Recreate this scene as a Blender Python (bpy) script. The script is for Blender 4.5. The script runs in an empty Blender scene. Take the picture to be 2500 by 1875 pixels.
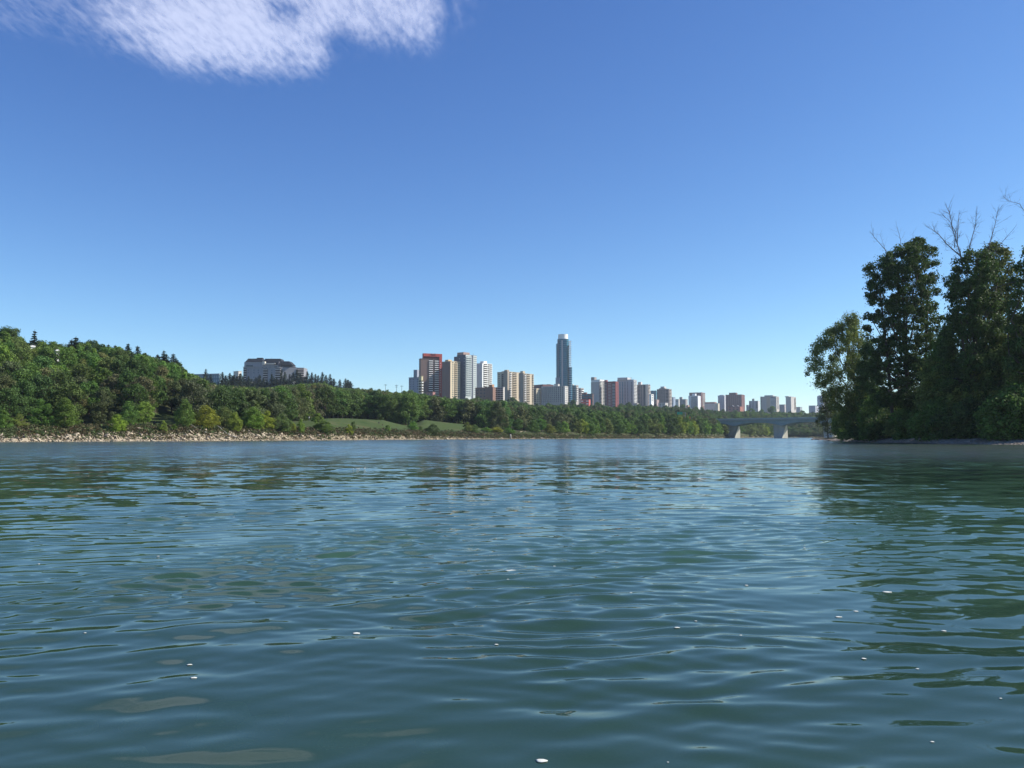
import bpy, math, random, mathutils
import numpy as np
random.seed(7); rng = np.random.default_rng(7)
R = math.radians
F = 2097.0; YH = 1066.5; CAMH = 1.0
SUN_AZ, SUN_EL = 84.0, 39.0            # degrees clockwise from the view direction, elevation
scene = bpy.context.scene
col = scene.collection

# ------------------------------------------------------------------ helpers
def T(x): return (x - 1250.0) / F / 1.0019
def P3(x, y, Y): return mathutils.Vector((T(x) * Y, Y, CAMH + (YH - y) / F * Y))
def interp(x, tab): return np.interp(x, [p[0] for p in tab], [p[1] for p in tab])
def sstep(a, b, x):
    t = np.clip((x - a) / (b - a), 0, 1); return t * t * (3 - 2 * t)
def px_of(X, Y): return X / Y * F * 1.0019 + 1250

def mesh_np(name, v, f, mats=(), matidx=None, smooth=False):
    me = bpy.data.meshes.new(name)
    v = np.asarray(v, dtype=np.float32).reshape(-1, 3); f = np.asarray(f, dtype=np.int32)
    k = f.shape[1]; n = len(f)
    me.vertices.add(len(v)); me.vertices.foreach_set('co', v.ravel())
    me.loops.add(n * k); me.loops.foreach_set('vertex_index', f.ravel())
    me.polygons.add(n); me.polygons.foreach_set('loop_start', np.arange(0, n * k, k, dtype=np.int32))
    if matidx is not None: me.polygons.foreach_set('material_index', np.asarray(matidx, dtype=np.int32))
    me.polygons.foreach_set('use_smooth', np.full(n, smooth, dtype=bool))
    for m in mats: me.materials.append(m)
    me.update(calc_edges=True)
    return me

class MB:
    """collects boxes, tubes and polygons into one mesh"""
    def __init__(s): s.v = []; s.f = []
    def poly(s, pts):
        b = len(s.v); s.v += [tuple(p) for p in pts]; s.f.append(tuple(range(b, b + len(pts)))); return s
    def hexa(s, p):                       # p: 4 bottom, 4 top, same winding
        b = len(s.v); s.v += [tuple(q) for q in p]
        for q in ((3,2,1,0),(4,5,6,7),(0,1,5,4),(1,2,6,5),(2,3,7,6),(3,0,4,7)): s.f.append(tuple(b + i for i in q))
        return s
    def box(s, x0, x1, y0, y1, z0, z1):
        return s.hexa([(x0,y0,z0),(x1,y0,z0),(x1,y1,z0),(x0,y1,z0),(x0,y0,z1),(x1,y0,z1),(x1,y1,z1),(x0,y1,z1)])
    def tube(s, pts, rad, n=6, cap=True):
        pts = [mathutils.Vector(p) for p in pts]; b = len(s.v)
        for i, p in enumerate(pts):
            d = (pts[min(i+1, len(pts)-1)] - pts[max(i-1, 0)]).normalized()
            a = d.cross(mathutils.Vector((0.3, 1, 0.1))); a = a.normalized() if a.length > 1e-4 else mathutils.Vector((1,0,0))
            c = d.cross(a)
            for k in range(n):
                t = 2 * math.pi * k / n; s.v.append(tuple(p + (a * math.cos(t) + c * math.sin(t)) * rad[i]))
        for i in range(len(pts) - 1):
            for k in range(n):
                q = b + i * n; s.f.append((q + k, q + (k+1) % n, q + n + (k+1) % n, q + n + k))
        if cap:
            s.f.append(tuple(b + k for k in range(n))[::-1]); q = b + (len(pts)-1) * n; s.f.append(tuple(q + k for k in range(n)))
        return s
    def prism(s, pts, z0, z1):            # pts counter-clockwise
        n = len(pts); b = len(s.v)
        s.v += [(p[0], p[1], z0) for p in pts] + [(p[0], p[1], z1) for p in pts]
        s.f.append(tuple(range(b + n - 1, b - 1, -1))); s.f.append(tuple(range(b + n, b + 2 * n)))
        for i in range(n): j = (i+1) % n; s.f.append((b+i, b+j, b+n+j, b+n+i))
        return s
    def mesh(s, name, m, smooth=False):
        me = bpy.data.meshes.new(name); me.from_pydata(s.v, [], s.f); me.update()
        if m: me.materials.append(m)
        if smooth:
            for p in me.polygons: p.use_smooth = True
        return me
    def build(s, name, m, parent=None, smooth=False, loc=None): return link(name, s.mesh(name, m, smooth), parent, loc)

def link(name, data, parent=None, loc=None):
    o = bpy.data.objects.new(name, data); col.objects.link(o)
    if parent: o.parent = parent
    if loc is not None: o.location = loc
    return o
def tag(o, label=None, cat=None, group=None, kind=None):
    if label and not 4 <= len(label.split()) <= 16: print('LABEL', len(label.split()), label)
    if label: o['label'] = label
    if cat: o['category'] = cat
    if group: o['group'] = group
    if kind: o['kind'] = kind
    return o
def struct(o, label=None): o['kind'] = 'structure'; o['label'] = label or o.name; return o

# ------------------------------------------------------------------ materials
def newmat(name):
    m = bpy.data.materials.new(name); m.use_nodes = True; nt = m.node_tree; nt.nodes.clear()
    out = nt.nodes.new('ShaderNodeOutputMaterial'); return m, nt, out
def nd(nt, typ, **kw):
    n = nt.nodes.new(typ)
    for k, v in kw.items():
        if k in n.inputs: n.inputs[k].default_value = v
        else: setattr(n, k, v)
    return n
def plain(name, c, rough=0.8, var=0.12, scale=0.4, metal=0.0, spec=0.3, streak=False):
    m, nt, out = newmat(name)
    p = nd(nt, 'ShaderNodeBsdfPrincipled', Roughness=rough, Metallic=metal); p.inputs['Specular IOR Level'].default_value = spec
    tc = nd(nt, 'ShaderNodeTexCoord'); mp = nd(nt, 'ShaderNodeMapping'); nt.links.new(tc.outputs['Object'], mp.inputs[0])
    if streak: mp.inputs['Scale'].default_value = (1, 1, 0.15)
    n = nd(nt, 'ShaderNodeTexNoise', Scale=scale, Detail=6.0); nt.links.new(mp.outputs[0], n.inputs['Vector'])
    mx = nd(nt, 'ShaderNodeMix', data_type='RGBA')
    mx.inputs[6].default_value = (*[max(0, q * (1 - var * 1.6)) for q in c], 1); mx.inputs[7].default_value = (*[min(1, q * (1 + var * 1.6)) for q in c], 1)
    nt.links.new(n.outputs[0], mx.inputs[0]); nt.links.new(mx.outputs[2], p.inputs['Base Color']); nt.links.new(p.outputs[0], out.inputs[0])
    return m
def glass(name, c, rough=0.08, ior=1.5):
    m, nt, out = newmat(name)
    p = nd(nt, 'ShaderNodeBsdfPrincipled', Roughness=rough, Metallic=0.0, IOR=ior)
    g = nd(nt, 'ShaderNodeNewGeometry'); n = nd(nt, 'ShaderNodeTexNoise', Scale=0.33, Detail=2.0); nt.links.new(g.outputs['Position'], n.inputs['Vector'])
    mx = nd(nt, 'ShaderNodeMix', data_type='RGBA'); mx.inputs[6].default_value = (*[q*0.5 for q in c], 1); mx.inputs[7].default_value = (*[q*1.6 for q in c], 1)
    nt.links.new(n.outputs[0], mx.inputs[0]); nt.links.new(mx.outputs[2], p.inputs['Base Color']); nt.links.new(p.outputs[0], out.inputs[0])
    return m
def foliage(name, src, gain=1.0, trans=0.3):
    m, nt, out = newmat(name)
    if src == 'object':
        c = nd(nt, 'ShaderNodeObjectInfo').outputs['Color']
    else:
        a = nd(nt, 'ShaderNodeAttribute'); a.attribute_name = 'tint'; c = a.outputs['Color']
    g = nd(nt, 'ShaderNodeNewGeometry')
    n1 = nd(nt, 'ShaderNodeTexNoise', Scale=0.45, Detail=3.0); nt.links.new(g.outputs['Position'], n1.inputs['Vector'])
    mr = nd(nt, 'ShaderNodeMapRange'); mr.inputs[1].default_value = 0.3; mr.inputs[2].default_value = 0.7; mr.inputs[3].default_value = 0.75*gain; mr.inputs[4].default_value = 1.35*gain
    nt.links.new(n1.outputs[0], mr.inputs[0])
    mr2 = nd(nt, 'ShaderNodeMapRange'); mr2.inputs[3].default_value = 0.6; mr2.inputs[4].default_value = 1.4
    nt.links.new(g.outputs['Random Per Island'], mr2.inputs[0])
    mu = nd(nt, 'ShaderNodeMath', operation='MULTIPLY'); nt.links.new(mr.outputs[0], mu.inputs[0]); nt.links.new(mr2.outputs[0], mu.inputs[1])
    vm = nd(nt, 'ShaderNodeVectorMath', operation='SCALE'); nt.links.new(c, vm.inputs[0]); nt.links.new(mu.outputs[0], vm.inputs['Scale'])
    d = nd(nt, 'ShaderNodeBsdfPrincipled', Roughness=0.62); d.inputs['Specular IOR Level'].default_value = 0.22
    t = nd(nt, 'ShaderNodeBsdfTranslucent'); nt.links.new(vm.outputs[0], d.inputs['Base Color']); nt.links.new(vm.outputs[0], t.inputs[0])
    mx = nd(nt, 'ShaderNodeMixShader', Fac=trans); nt.links.new(d.outputs[0], mx.inputs[1]); nt.links.new(t.outputs[0], mx.inputs[2]); nt.links.new(mx.outputs[0], out.inputs[0])
    return m

M = {}
M['leaf'] = foliage('foliage', 'object'); M['leafstuff'] = foliage('wood_foliage', 'attr')
M['bark'] = plain('bark', (0.075, 0.06, 0.05), 0.9, 0.3, 3)
M['birchbark'] = plain('pale_bark', (0.3, 0.28, 0.25), 0.9, 0.4, 2)
M['deadwood'] = plain('dead_wood', (0.10, 0.085, 0.075), 0.9, 0.3, 2)
M['rock'] = plain('pale_rock', (0.33, 0.275, 0.20), 0.9, 0.45, 0.7)
M['darkrock'] = plain('grey_rock', (0.20, 0.17, 0.14), 0.9, 0.35, 2)
M['white'] = plain('white_paint', (0.78, 0.78, 0.76), 0.7, 0.06)
M['glass'] = glass('window_glass', (0.03, 0.045, 0.06))
M['bluegl'] = glass('blue_glass', (0.015, 0.12, 0.18), .15, 1.42)
M['dark_and_shade'] = plain('dark_tone_and_shade', (0.035, 0.03, 0.03), 0.9)  # near-black for dark things; also paints the shade in balcony gaps
M['concrete'] = plain('bridge_concrete', (0.48, 0.45, 0.38), 0.85, 0.2, 0.25, streak=True)
M['girder'] = plain('bridge_girder_paint', (0.25, 0.31, 0.31), 0.7, 0.15, 0.3)
M['metal'] = plain('grey_metal', (0.25, 0.26, 0.27), 0.5, 0.1, 1, 0.6)
_mc = {}
def cmat(name, c, **kw):
    k = (name, tuple(c))
    if k not in _mc: _mc[k] = plain(name, c, streak=True, **kw)
    return _mc[k]

# ------------------------------------------------------------------ world, sun, camera
w = bpy.data.worlds.new('World'); scene.world = w; w.use_nodes = True; nt = w.node_tree; nt.nodes.clear()
sky = nt.nodes.new('ShaderNodeTexSky'); sky.sky_type = 'NISHITA'; sky.sun_disc = False
sky.sun_elevation = R(SUN_EL); sky.sun_rotation = R(SUN_AZ); sky.altitude = 600; sky.air_density = 0.85; sky.dust_density = 0.25; sky.ozone_density = 4.2
bg = nt.nodes.new('ShaderNodeBackground'); bg.inputs[1].default_value = 0.115
wo = nt.nodes.new('ShaderNodeOutputWorld'); sep = nt.nodes.new('ShaderNodeSeparateColor'); com = nt.nodes.new('ShaderNodeCombineColor'); nt.links.new(sky.outputs[0], sep.inputs[0])
for i_, (a_, g_) in enumerate(((0.80, 1.36), (0.79, 1.25), (0.80, 0.94))):      # clearer, deeper blue air than the stock sky
    m1 = nt.nodes.new('ShaderNodeMath'); m1.operation = 'MULTIPLY'; m1.inputs[1].default_value = 0.207
    m2 = nt.nodes.new('ShaderNodeMath'); m2.operation = 'POWER'; m2.inputs[1].default_value = g_
    m3 = nt.nodes.new('ShaderNodeMath'); m3.operation = 'MULTIPLY'; m3.inputs[1].default_value = a_ / 0.207
    nt.links.new(sep.outputs[i_], m1.inputs[0]); nt.links.new(m1.outputs[0], m2.inputs[0]); nt.links.new(m2.outputs[0], m3.inputs[0]); nt.links.new(m3.outputs[0], com.inputs[i_])
nt.links.new(com.outputs[0], bg.inputs[0]); nt.links.new(bg.outputs[0], wo.inputs[0])
sl = bpy.data.lights.new('sun', 'SUN'); sl.energy = 4.4; sl.angle = R(0.53); sl.color = (1.0, 0.94, 0.84)
so = bpy.data.objects.new('sun', sl); col.objects.link(so)
sd = mathutils.Vector((math.sin(R(SUN_AZ)) * math.cos(R(SUN_EL)), math.cos(R(SUN_AZ)) * math.cos(R(SUN_EL)), math.sin(R(SUN_EL))))
so.rotation_euler = sd.to_track_quat('Z', 'Y').to_euler()
cd = bpy.data.cameras.new('camera'); cam = bpy.data.objects.new('camera', cd); col.objects.link(cam); scene.camera = cam
cd.sensor_width = 36; cd.lens = 36 * F / 2500; cd.clip_start = 0.1; cd.clip_end = 60000
cam.location = (0, 0, CAMH); cam.rotation_euler = (R(90) + math.atan((YH - 937.5) / F), 0, 0)
scene.render.resolution_x = 1024; scene.render.resolution_y = 768
scene.view_settings.view_transform = 'Standard'; scene.view_settings.look = 'None'; scene.view_settings.gamma = 1; scene.view_settings.exposure = 0.85
scene.cycles.max_bounces = 8; scene.cycles.transparent_max_bounces = 16; scene.cycles.volume_bounces = 0

# ------------------------------------------------------------------ terrain
SHORE = [(-6000,70),(-2000,120),(-500,150),(0,168),(200,182),(450,200),(600,221),(800,247),(1000,300),(1200,361),(1400,430),(1650,524),(1720,590),(1765,680),(1830,880),(1900,980),(2500,1050),(9000,1050)]
ISL_A = [(1978,305),(1990,280),(2020,222),(2075,178),(2150,148),(2300,121),(2500,107),(3000,90),(4500,70),(9000,50)]
ISL_B = [(1978,306),(1990,345),(2075,380),(2500,400),(9000,400)]
FOOT = [(-6000,40),(0,38),(200,42),(330,40),(380,60),(460,70),(600,75),(700,85),(760,110),(820,118),(930,108),(1000,75),(1035,105),(1120,90),(1180,60),(1300,45),(1700,35),(9000,40)]   # metres behind the shore where the slope begins
CREST = [(-6000,300,26),(0,300,28),(60,300,25),(130,305,24.5),(240,312,25),(320,318,23.5),(400,330,22),(445,338,20),(458,350,16),(480,560,29),(540,700,40),(650,800,40),(760,800,42),(840,790,38),(880,800,34),(1000,850,34),(1100,900,32),(1200,950,31),(1300,1000,29),(1400,1050,29),(1500,1100,31),(1600,1150,31),(1700,1250,31),(1800,1400,31),(2000,1500,32),(2100,1500,32),(9000,1500,34)]
LAWN = [(140,0),(330,7.5),(400,8),(560,6),(700,6.2),(800,7.8),(935,8.0),(1000,5.2),(1035,8.4),(1130,7.2),(1180,5),(9000,4)]
def ground(x, Y):
    x = np.asarray(x, float); Y = np.asarray(Y, float)
    ys = interp(x, SHORE); s = Y - ys
    foot = interp(x, FOOT); cr = np.interp(x, [p[0] for p in CREST], [p[1] for p in CREST]); zc = np.interp(x, [p[0] for p in CREST], [p[2] for p in CREST])
    bank = 3.4 * sstep(0, 15, s) ** 0.8
    lawn = np.maximum(interp(x, LAWN) - 3.4, 0.3) * sstep(18, 75, s)
    low = np.where(s < 0, s * 0.12, bank + lawn)
    low = np.maximum(low, -2.6)
    t = np.clip((s - foot) / np.maximum(cr - ys - foot, 10), 0, 1)
    tt = t * 0.35 + 0.65 * (t * t * (3 - 2 * t)); tt = np.where(x < 470, np.sqrt(np.maximum(tt, 0)) * 0.35 + 0.65 * tt, tt)
    z = low + (zc - 5) * tt
    z = z + np.clip((Y - cr), 0, 2500) * 0.004
    z = z + (np.sin(x * 0.031 + Y * 0.02) + np.sin(x * 0.013 - Y * 0.045)) * 0.4 * sstep(40, 120, s)
    return z
xs = np.unique(np.concatenate([np.linspace(-6000, -300, 40), np.linspace(-300, 2200, 420), np.linspace(2200, 9000, 50)]))
ss = np.concatenate([[-60,-25,-10,-4,-1.5],[0,0.8,1.8,3,4.5,6,8,10,12,15,18],np.arange(22,130,5),np.geomspace(135,2900,46)])
GX, GS = np.meshgrid(xs, ss, indexing='ij'); GY = interp(GX, SHORE) + GS
GZ = ground(GX, GY); V = np.stack([T(GX) * GY, GY, GZ], -1).reshape(-1, 3)
nx, ns = GX.shape
ii, jj = np.meshgrid(np.arange(nx-1), np.arange(ns-1), indexing='ij')
q = (ii * ns + jj); FQ = np.stack([q, q + ns, q + ns + 1, q + 1], -1).reshape(-1, 4)
fx = (GX[:-1, :-1] + GX[1:, 1:]).ravel() / 2; fs = (GS[:-1, :-1] + GS[1:, 1:]).ravel() / 2
foot_f = interp(fx, FOOT)
is_bed = fs < 0
is_shore = (fs >= 0) & (fs < 6.5)
is_lawn = (fs >= 15) & (fs < foot_f + 4) & (((fx > 320) & (fx < 470)) | ((fx > 690) & (fx < 1030)) | ((fx > 1000) & (fx < 1175)))
is_weed = (fs >= 6.5) & ~is_lawn
def ground_mat(name, cols, scale, rough=0.95, bump=0.3):
    m, nt, out = newmat(name); g = nd(nt, 'ShaderNodeNewGeometry')
    n = nd(nt, 'ShaderNodeTexNoise', Scale=scale, Detail=8.0); nt.links.new(g.outputs['Position'], n.inputs['Vector'])
    r = nd(nt, 'ShaderNodeValToRGB'); e = r.color_ramp.elements
    e[0].position = 0.3; e[0].color = (*cols[0], 1); e[1].position = 0.7; e[1].color = (*cols[-1], 1)
    for i, c in enumerate(cols[1:-1]): k = e.new(0.3 + 0.4 * (i + 1) / (len(cols) - 1)); k.color = (*c, 1)
    nt.links.new(n.outputs[0], r.inputs[0])
    p = nd(nt, 'ShaderNodeBsdfPrincipled', Roughness=rough); p.inputs['Specular IOR Level'].default_value = 0.1
    nt.links.new(r.outputs[0], p.inputs['Base Color'])
    n2 = nd(nt, 'ShaderNodeTexNoise', Scale=scale * 8, Detail=4.0); nt.links.new(g.outputs['Position'], n2.inputs['Vector'])
    b = nd(nt, 'ShaderNodeBump', Strength=bump, Distance=0.3); nt.links.new(n2.outputs[0], b.inputs['Height']); nt.links.new(b.outputs[0], p.inputs['Normal'])
    nt.links.new(p.outputs[0], out.inputs[0]); return m
M['bed'] = ground_mat('river_bed_mud', [(0.02,0.04,0.03),(0.04,0.06,0.045)], 0.4)
M['shore'] = ground_mat('gravel_sand', [(0.13,0.11,0.07),(0.22,0.185,0.125),(0.34,0.29,0.21)], 0.8)
M['lawn'] = ground_mat('mown_grass', [(0.030,0.055,0.016),(0.05,0.072,0.024),(0.045,0.068,0.02),(0.085,0.088,0.042)], 0.11, bump=0.3)
M['hill'] = ground_mat('woodland_floor', [(0.02,0.03,0.012),(0.045,0.055,0.022),(0.07,0.065,0.035)], 0.1)
for nm, mk, mt, lb in (('river_bed', is_bed, 'bed', 'muddy river bed under the water'), ('shore', is_shore, 'shore', 'pale stony river bank'), ('lawn', is_lawn, 'lawn', 'mown grass lawn above the bank'), ('hillside', is_weed, 'hill', 'wooded valley side')):
    fq = FQ[mk]; u, inv = np.unique(fq, return_inverse=True)
    struct(link(nm, mesh_np(nm, V[u], inv.reshape(-1, 4), [M[mt]], smooth=True)), lb)
# island on the right
xi = np.concatenate([np.linspace(1978, 2120, 40), np.linspace(2124, 2700, 80), np.linspace(2750, 9000, 30)])
fi = np.concatenate([[0, 0.02, 0.04], np.linspace(0.06, 0.3, 14), np.linspace(0.35, 1, 14)])
IX, IF = np.meshgrid(xi, fi, indexing='ij'); IA = interp(IX, ISL_A) - 4; IB = interp(IX, ISL_B); IY = IA + (IB - IA) * IF
def isl_ground(x, Y):
    s = Y - interp(x, ISL_A); b = interp(x, ISL_B) - Y
    e = np.minimum(s, b)
    tp = sstep(1985, 2180, np.asarray(x, float)) * .85 + .15
    return np.where(e < 0, e * 0.12, 0.75 * sstep(-1, 9, e) * (.4 + .6*tp) + 1.6 * tp * sstep(9, 24, e)) + 0.06 * np.sin(x * 0.13) * sstep(0, 5, e)
IZ = isl_ground(IX, IY); IV = np.stack([T(IX) * IY, IY, IZ], -1).reshape(-1, 3); nx, ns = IX.shape
ii, jj = np.meshgrid(np.arange(nx-1), np.arange(ns-1), indexing='ij'); q = ii * ns + jj
IQ = np.stack([q, q + ns, q + ns + 1, q + 1], -1).reshape(-1, 4)
fe = (IY - interp(IX, ISL_A))[:-1, :-1].ravel()
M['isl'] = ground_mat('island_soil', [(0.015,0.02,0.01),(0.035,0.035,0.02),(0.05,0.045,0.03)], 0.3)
M['beach'] = ground_mat('island_gravel', [(0.12,0.10,0.075),(0.26,0.22,0.17),(0.44,0.39,0.31)], 1.2)
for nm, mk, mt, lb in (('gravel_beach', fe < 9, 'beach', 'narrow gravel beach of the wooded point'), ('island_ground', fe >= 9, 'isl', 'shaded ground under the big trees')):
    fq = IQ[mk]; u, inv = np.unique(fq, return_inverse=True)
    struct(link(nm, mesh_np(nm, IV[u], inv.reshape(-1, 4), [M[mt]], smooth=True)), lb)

# ------------------------------------------------------------------ water
def build_water():
    th = np.concatenate([np.radians(np.linspace(-180, -40, 60))[:-1], np.radians(np.linspace(-40, 40, 860)), np.radians(np.linspace(40, 180, 60))[1:]])
    elev = np.concatenate([np.linspace(60, 24, 14)[:-1], np.linspace(24, 0.55, 940)])
    rr = CAMH / np.tan(np.radians(elev)); rr = np.concatenate([[0.02, 0.2, 0.4], rr, np.geomspace(115, 3600, 60)])
    TH, RR = np.meshgrid(th, rr, indexing='ij'); X = np.sin(TH) * RR; Y = np.cos(TH) * RR
    sp = np.gradient(rr)[None, :] * np.ones_like(X)          # radial sample spacing
    Z = np.zeros_like(X); r2 = np.random.default_rng(11)
    def lowf(x, y, seed, L):
        g = np.random.default_rng(seed); o = np.zeros_like(x)
        for _ in range(7):
            a = g.uniform(0, 2*np.pi); k = 2*np.pi/(L*g.uniform(0.6, 1.8)); o += np.sin(k*(x*np.cos(a)+y*np.sin(a)*0.8)+g.uniform(0, 6.28))
        return o / 2.6
    patch = 0.85 + 0.38 * lowf(X, Y, 3, 4.5) + 0.22 * lowf(X, Y, 4, 14); patch = np.clip(patch, 0.25, 1.6)
    patch2 = np.clip(0.85 + 0.5 * lowf(X, Y, 8, 3.0), 0.3, 1.8)
    wx = X + 0.10 * lowf(X, Y, 5, 3.0) + 0.02*lowf(X, Y, 15, 1.1); wy = Y + 0.08 * lowf(X, Y, 6, 2.8) + 0.02*lowf(X, Y, 16, 0.9)
    N = 130
    for i in range(N):
        lam = 0.09 * (2.6 / 0.09) ** ((i + r2.uniform(0, 1)) / N)
        base = r2.choice([80, 98, 118], p=[0.25, 0.4, 0.35])   # direction of travel measured from +X; 90 = along the view
        a = np.radians(base + r2.normal(0, 15)); k = 2 * np.pi / lam
        slope = 0.0195 * np.exp(-((np.log(lam / 0.26)) / 0.75) ** 2) + 0.0036
        amp = slope / k; fade = 1 - sstep(0.16, 0.42, sp / lam)
        if fade.max() <= 0: continue
        pt = patch2 if lam < 0.45 else patch
        Z += amp * np.sin(k * (wx * np.cos(a) + wy * np.sin(a)) + r2.uniform(0, 6.28)) * fade * pt
    # swell left by the boat: a smooth bulge and a small breaking riffle mid-river
    c = P3(880, YH + 82, 26.5); d = ((X - c.x) / 1.3) ** 2 + ((Y - c.y) / 0.55) ** 2; Z += 0.035 * np.exp(-d) * (1 + 0.3*np.sin(X*7))
    Z -= 0.004
    nx, ns = X.shape; v = np.stack([X, Y, Z], -1).reshape(-1, 3)
    ii, jj = np.meshgrid(np.arange(nx-1), np.arange(ns-1), indexing='ij'); q = ii * ns + jj
    f = np.stack([q, q + ns, q + ns + 1, q + 1], -1).reshape(-1, 4)
    m, nt, out = newmat('river_water')
    L = nt.links.new
    g = nd(nt, 'ShaderNodeNewGeometry')
    ln = nd(nt, 'ShaderNodeVectorMath', operation='LENGTH'); L(g.outputs['Position'], ln.inputs[0])
    def noise(sx, sy, rot, detail, scale=1.0, dist=0.0):
        mp = nd(nt, 'ShaderNodeMapping'); mp.inputs['Scale'].default_value = (sx, sy, 1); mp.inputs['Rotation'].default_value = (0, 0, R(rot)); L(g.outputs['Position'], mp.inputs[0])
        n = nd(nt, 'ShaderNodeTexNoise', Scale=scale, Detail=detail, Roughness=0.55, Distortion=dist); L(mp.outputs[0], n.inputs['Vector']); return n.outputs[0]
    def mul(a, b):
        x = nd(nt, 'ShaderNodeMath', operation='MULTIPLY')
        for i, t in enumerate((a, b)):
            if isinstance(t, (int, float)): x.inputs[i].default_value = t
            else: L(t, x.inputs[i])
        return x.outputs[0]
    def add(a, b):
        x = nd(nt, 'ShaderNodeMath', operation='ADD'); L(a, x.inputs[0]); L(b, x.inputs[1]); return x.outputs[0]
    def fadein(a, b, lo=0.0, hi=1.0):
        x = nd(nt, 'ShaderNodeMapRange', interpolation_type='SMOOTHSTEP'); x.inputs[1].default_value = a; x.inputs[2].default_value = b; x.inputs[3].default_value = lo; x.inputs[4].default_value = hi
        L(ln.outputs['Value'], x.inputs[0]); return x.outputs[0]
    gust = nd(nt, 'ShaderNodeMapRange'); gust.inputs[1].default_value = 0.35; gust.inputs[2].default_value = 0.65; gust.inputs[3].default_value = 0.4; gust.inputs[4].default_value = 1.0
    L(noise(0.05, 0.09, 8, 3), gust.inputs[0])
    def slopes(sx, sy, rot, detail, ax, ay, fade, dist=0.5):
        mp = nd(nt, 'ShaderNodeMapping'); mp.inputs['Scale'].default_value = (sx, sy, 1); mp.inputs['Rotation'].default_value = (0, 0, R(rot)); L(g.outputs['Position'], mp.inputs[0])
        n = nd(nt, 'ShaderNodeTexNoise', Scale=1.0, Detail=detail, Roughness=0.55, Distortion=dist); L(mp.outputs[0], n.inputs['Vector'])
        v0 = nd(nt, 'ShaderNodeVectorMath', operation='SUBTRACT'); L(n.outputs['Color'], v0.inputs[0]); v0.inputs[1].default_value = (.5, .5, .5)
        v1 = nd(nt, 'ShaderNodeVectorMath', operation='MULTIPLY'); L(v0.outputs[0], v1.inputs[0]); v1.inputs[1].default_value = (ax, ay, 0)
        v2 = nd(nt, 'ShaderNodeVectorMath', operation='SCALE'); L(v1.outputs[0], v2.inputs[0]); L(mul(fade, gust.outputs[0]), v2.inputs['Scale']); return v2.outputs[0]
    acc = g.outputs['Normal']
    for sl_ in (slopes(3.5, 7, 6, 3, .07, .13, fadein(2.5, 10, .25, 1)), slopes(1.5, 1.6, 10, 3, .30, .40, fadein(7, 20)), slopes(.7, .5, -8, 3, .40, .46, fadein(14, 40)), slopes(.25, .11, 6, 3, .38, .44, fadein(35, 100)), slopes(.07, .022, -4, 3, .26, .46, fadein(90, 250))):
        va = nd(nt, 'ShaderNodeVectorMath', operation='ADD'); L(acc, va.inputs[0]); L(sl_, va.inputs[1]); acc = va.outputs[0]
    b = nd(nt, 'ShaderNodeVectorMath', operation='NORMALIZE'); L(acc, b.inputs[0])
    gl = nd(nt, 'ShaderNodeBsdfGlossy'); L(b.outputs[0], gl.inputs['Normal']); L(fadein(5, 60, 0.03, 0.155), gl.inputs['Roughness'])
    df = nd(nt, 'ShaderNodeBsdfDiffuse'); df.inputs[0].default_value = (0.034, 0.078, 0.053, 1)
    tr = nd(nt, 'ShaderNodeBsdfTransparent'); tr.inputs[0].default_value = (0.62, 0.8, 0.55, 1)
    body = nd(nt, 'ShaderNodeMixShader'); L(fadein(3.4, 9, 0.42, 0.0), body.inputs[0]); L(df.outputs[0], body.inputs[1]); L(tr.outputs[0], body.inputs[2])
    fr = nd(nt, 'ShaderNodeFresnel', IOR=1.333); L(b.outputs[0], fr.inputs['Normal'])
    mx = nd(nt, 'ShaderNodeMixShader'); L(fr.outputs[0], mx.inputs[0]); L(body.outputs[0], mx.inputs[1]); L(gl.outputs[0], mx.inputs[2]); L(mx.outputs[0], out.inputs[0])
    struct(link('water', mesh_np('water', v, f, [m], smooth=True)), 'rippled green blue river water')
    return X, Y, Z, th, rr
WX, WY, WZ, WTH, WRR = build_water()
def water_z(x, y):
    i = np.searchsorted(WTH, math.atan2(x, y)); j = np.searchsorted(WRR, math.hypot(x, y)); return float(WZ[min(i, WZ.shape[0]-1), min(j, WZ.shape[1]-1)])
# near river bed under the camera
g = MB(); n = 40
xsb = np.linspace(-60, 60, n); ysb = np.linspace(-20, 62, n)
gx, gy = np.meshgrid(xsb, ysb, indexing='ij'); gz = -1.7 + 0.15*np.sin(gx*0.7)*np.cos(gy*0.5)
q = (np.arange(n-1)[:, None] * n + np.arange(n-1)[None, :]); fb = np.stack([q, q+n, q+n+1, q+1], -1).reshape(-1, 4)
M['deep'] = ground_mat('deep_bed_mud', [(0.03,0.06,0.035),(0.05,0.08,0.05)], 0.3)
struct(link('deep_river_bed', mesh_np('deep_river_bed', np.stack([gx, gy, gz], -1), fb, [M['deep']], smooth=True)), 'dark green river bed far under the surface')

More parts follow.
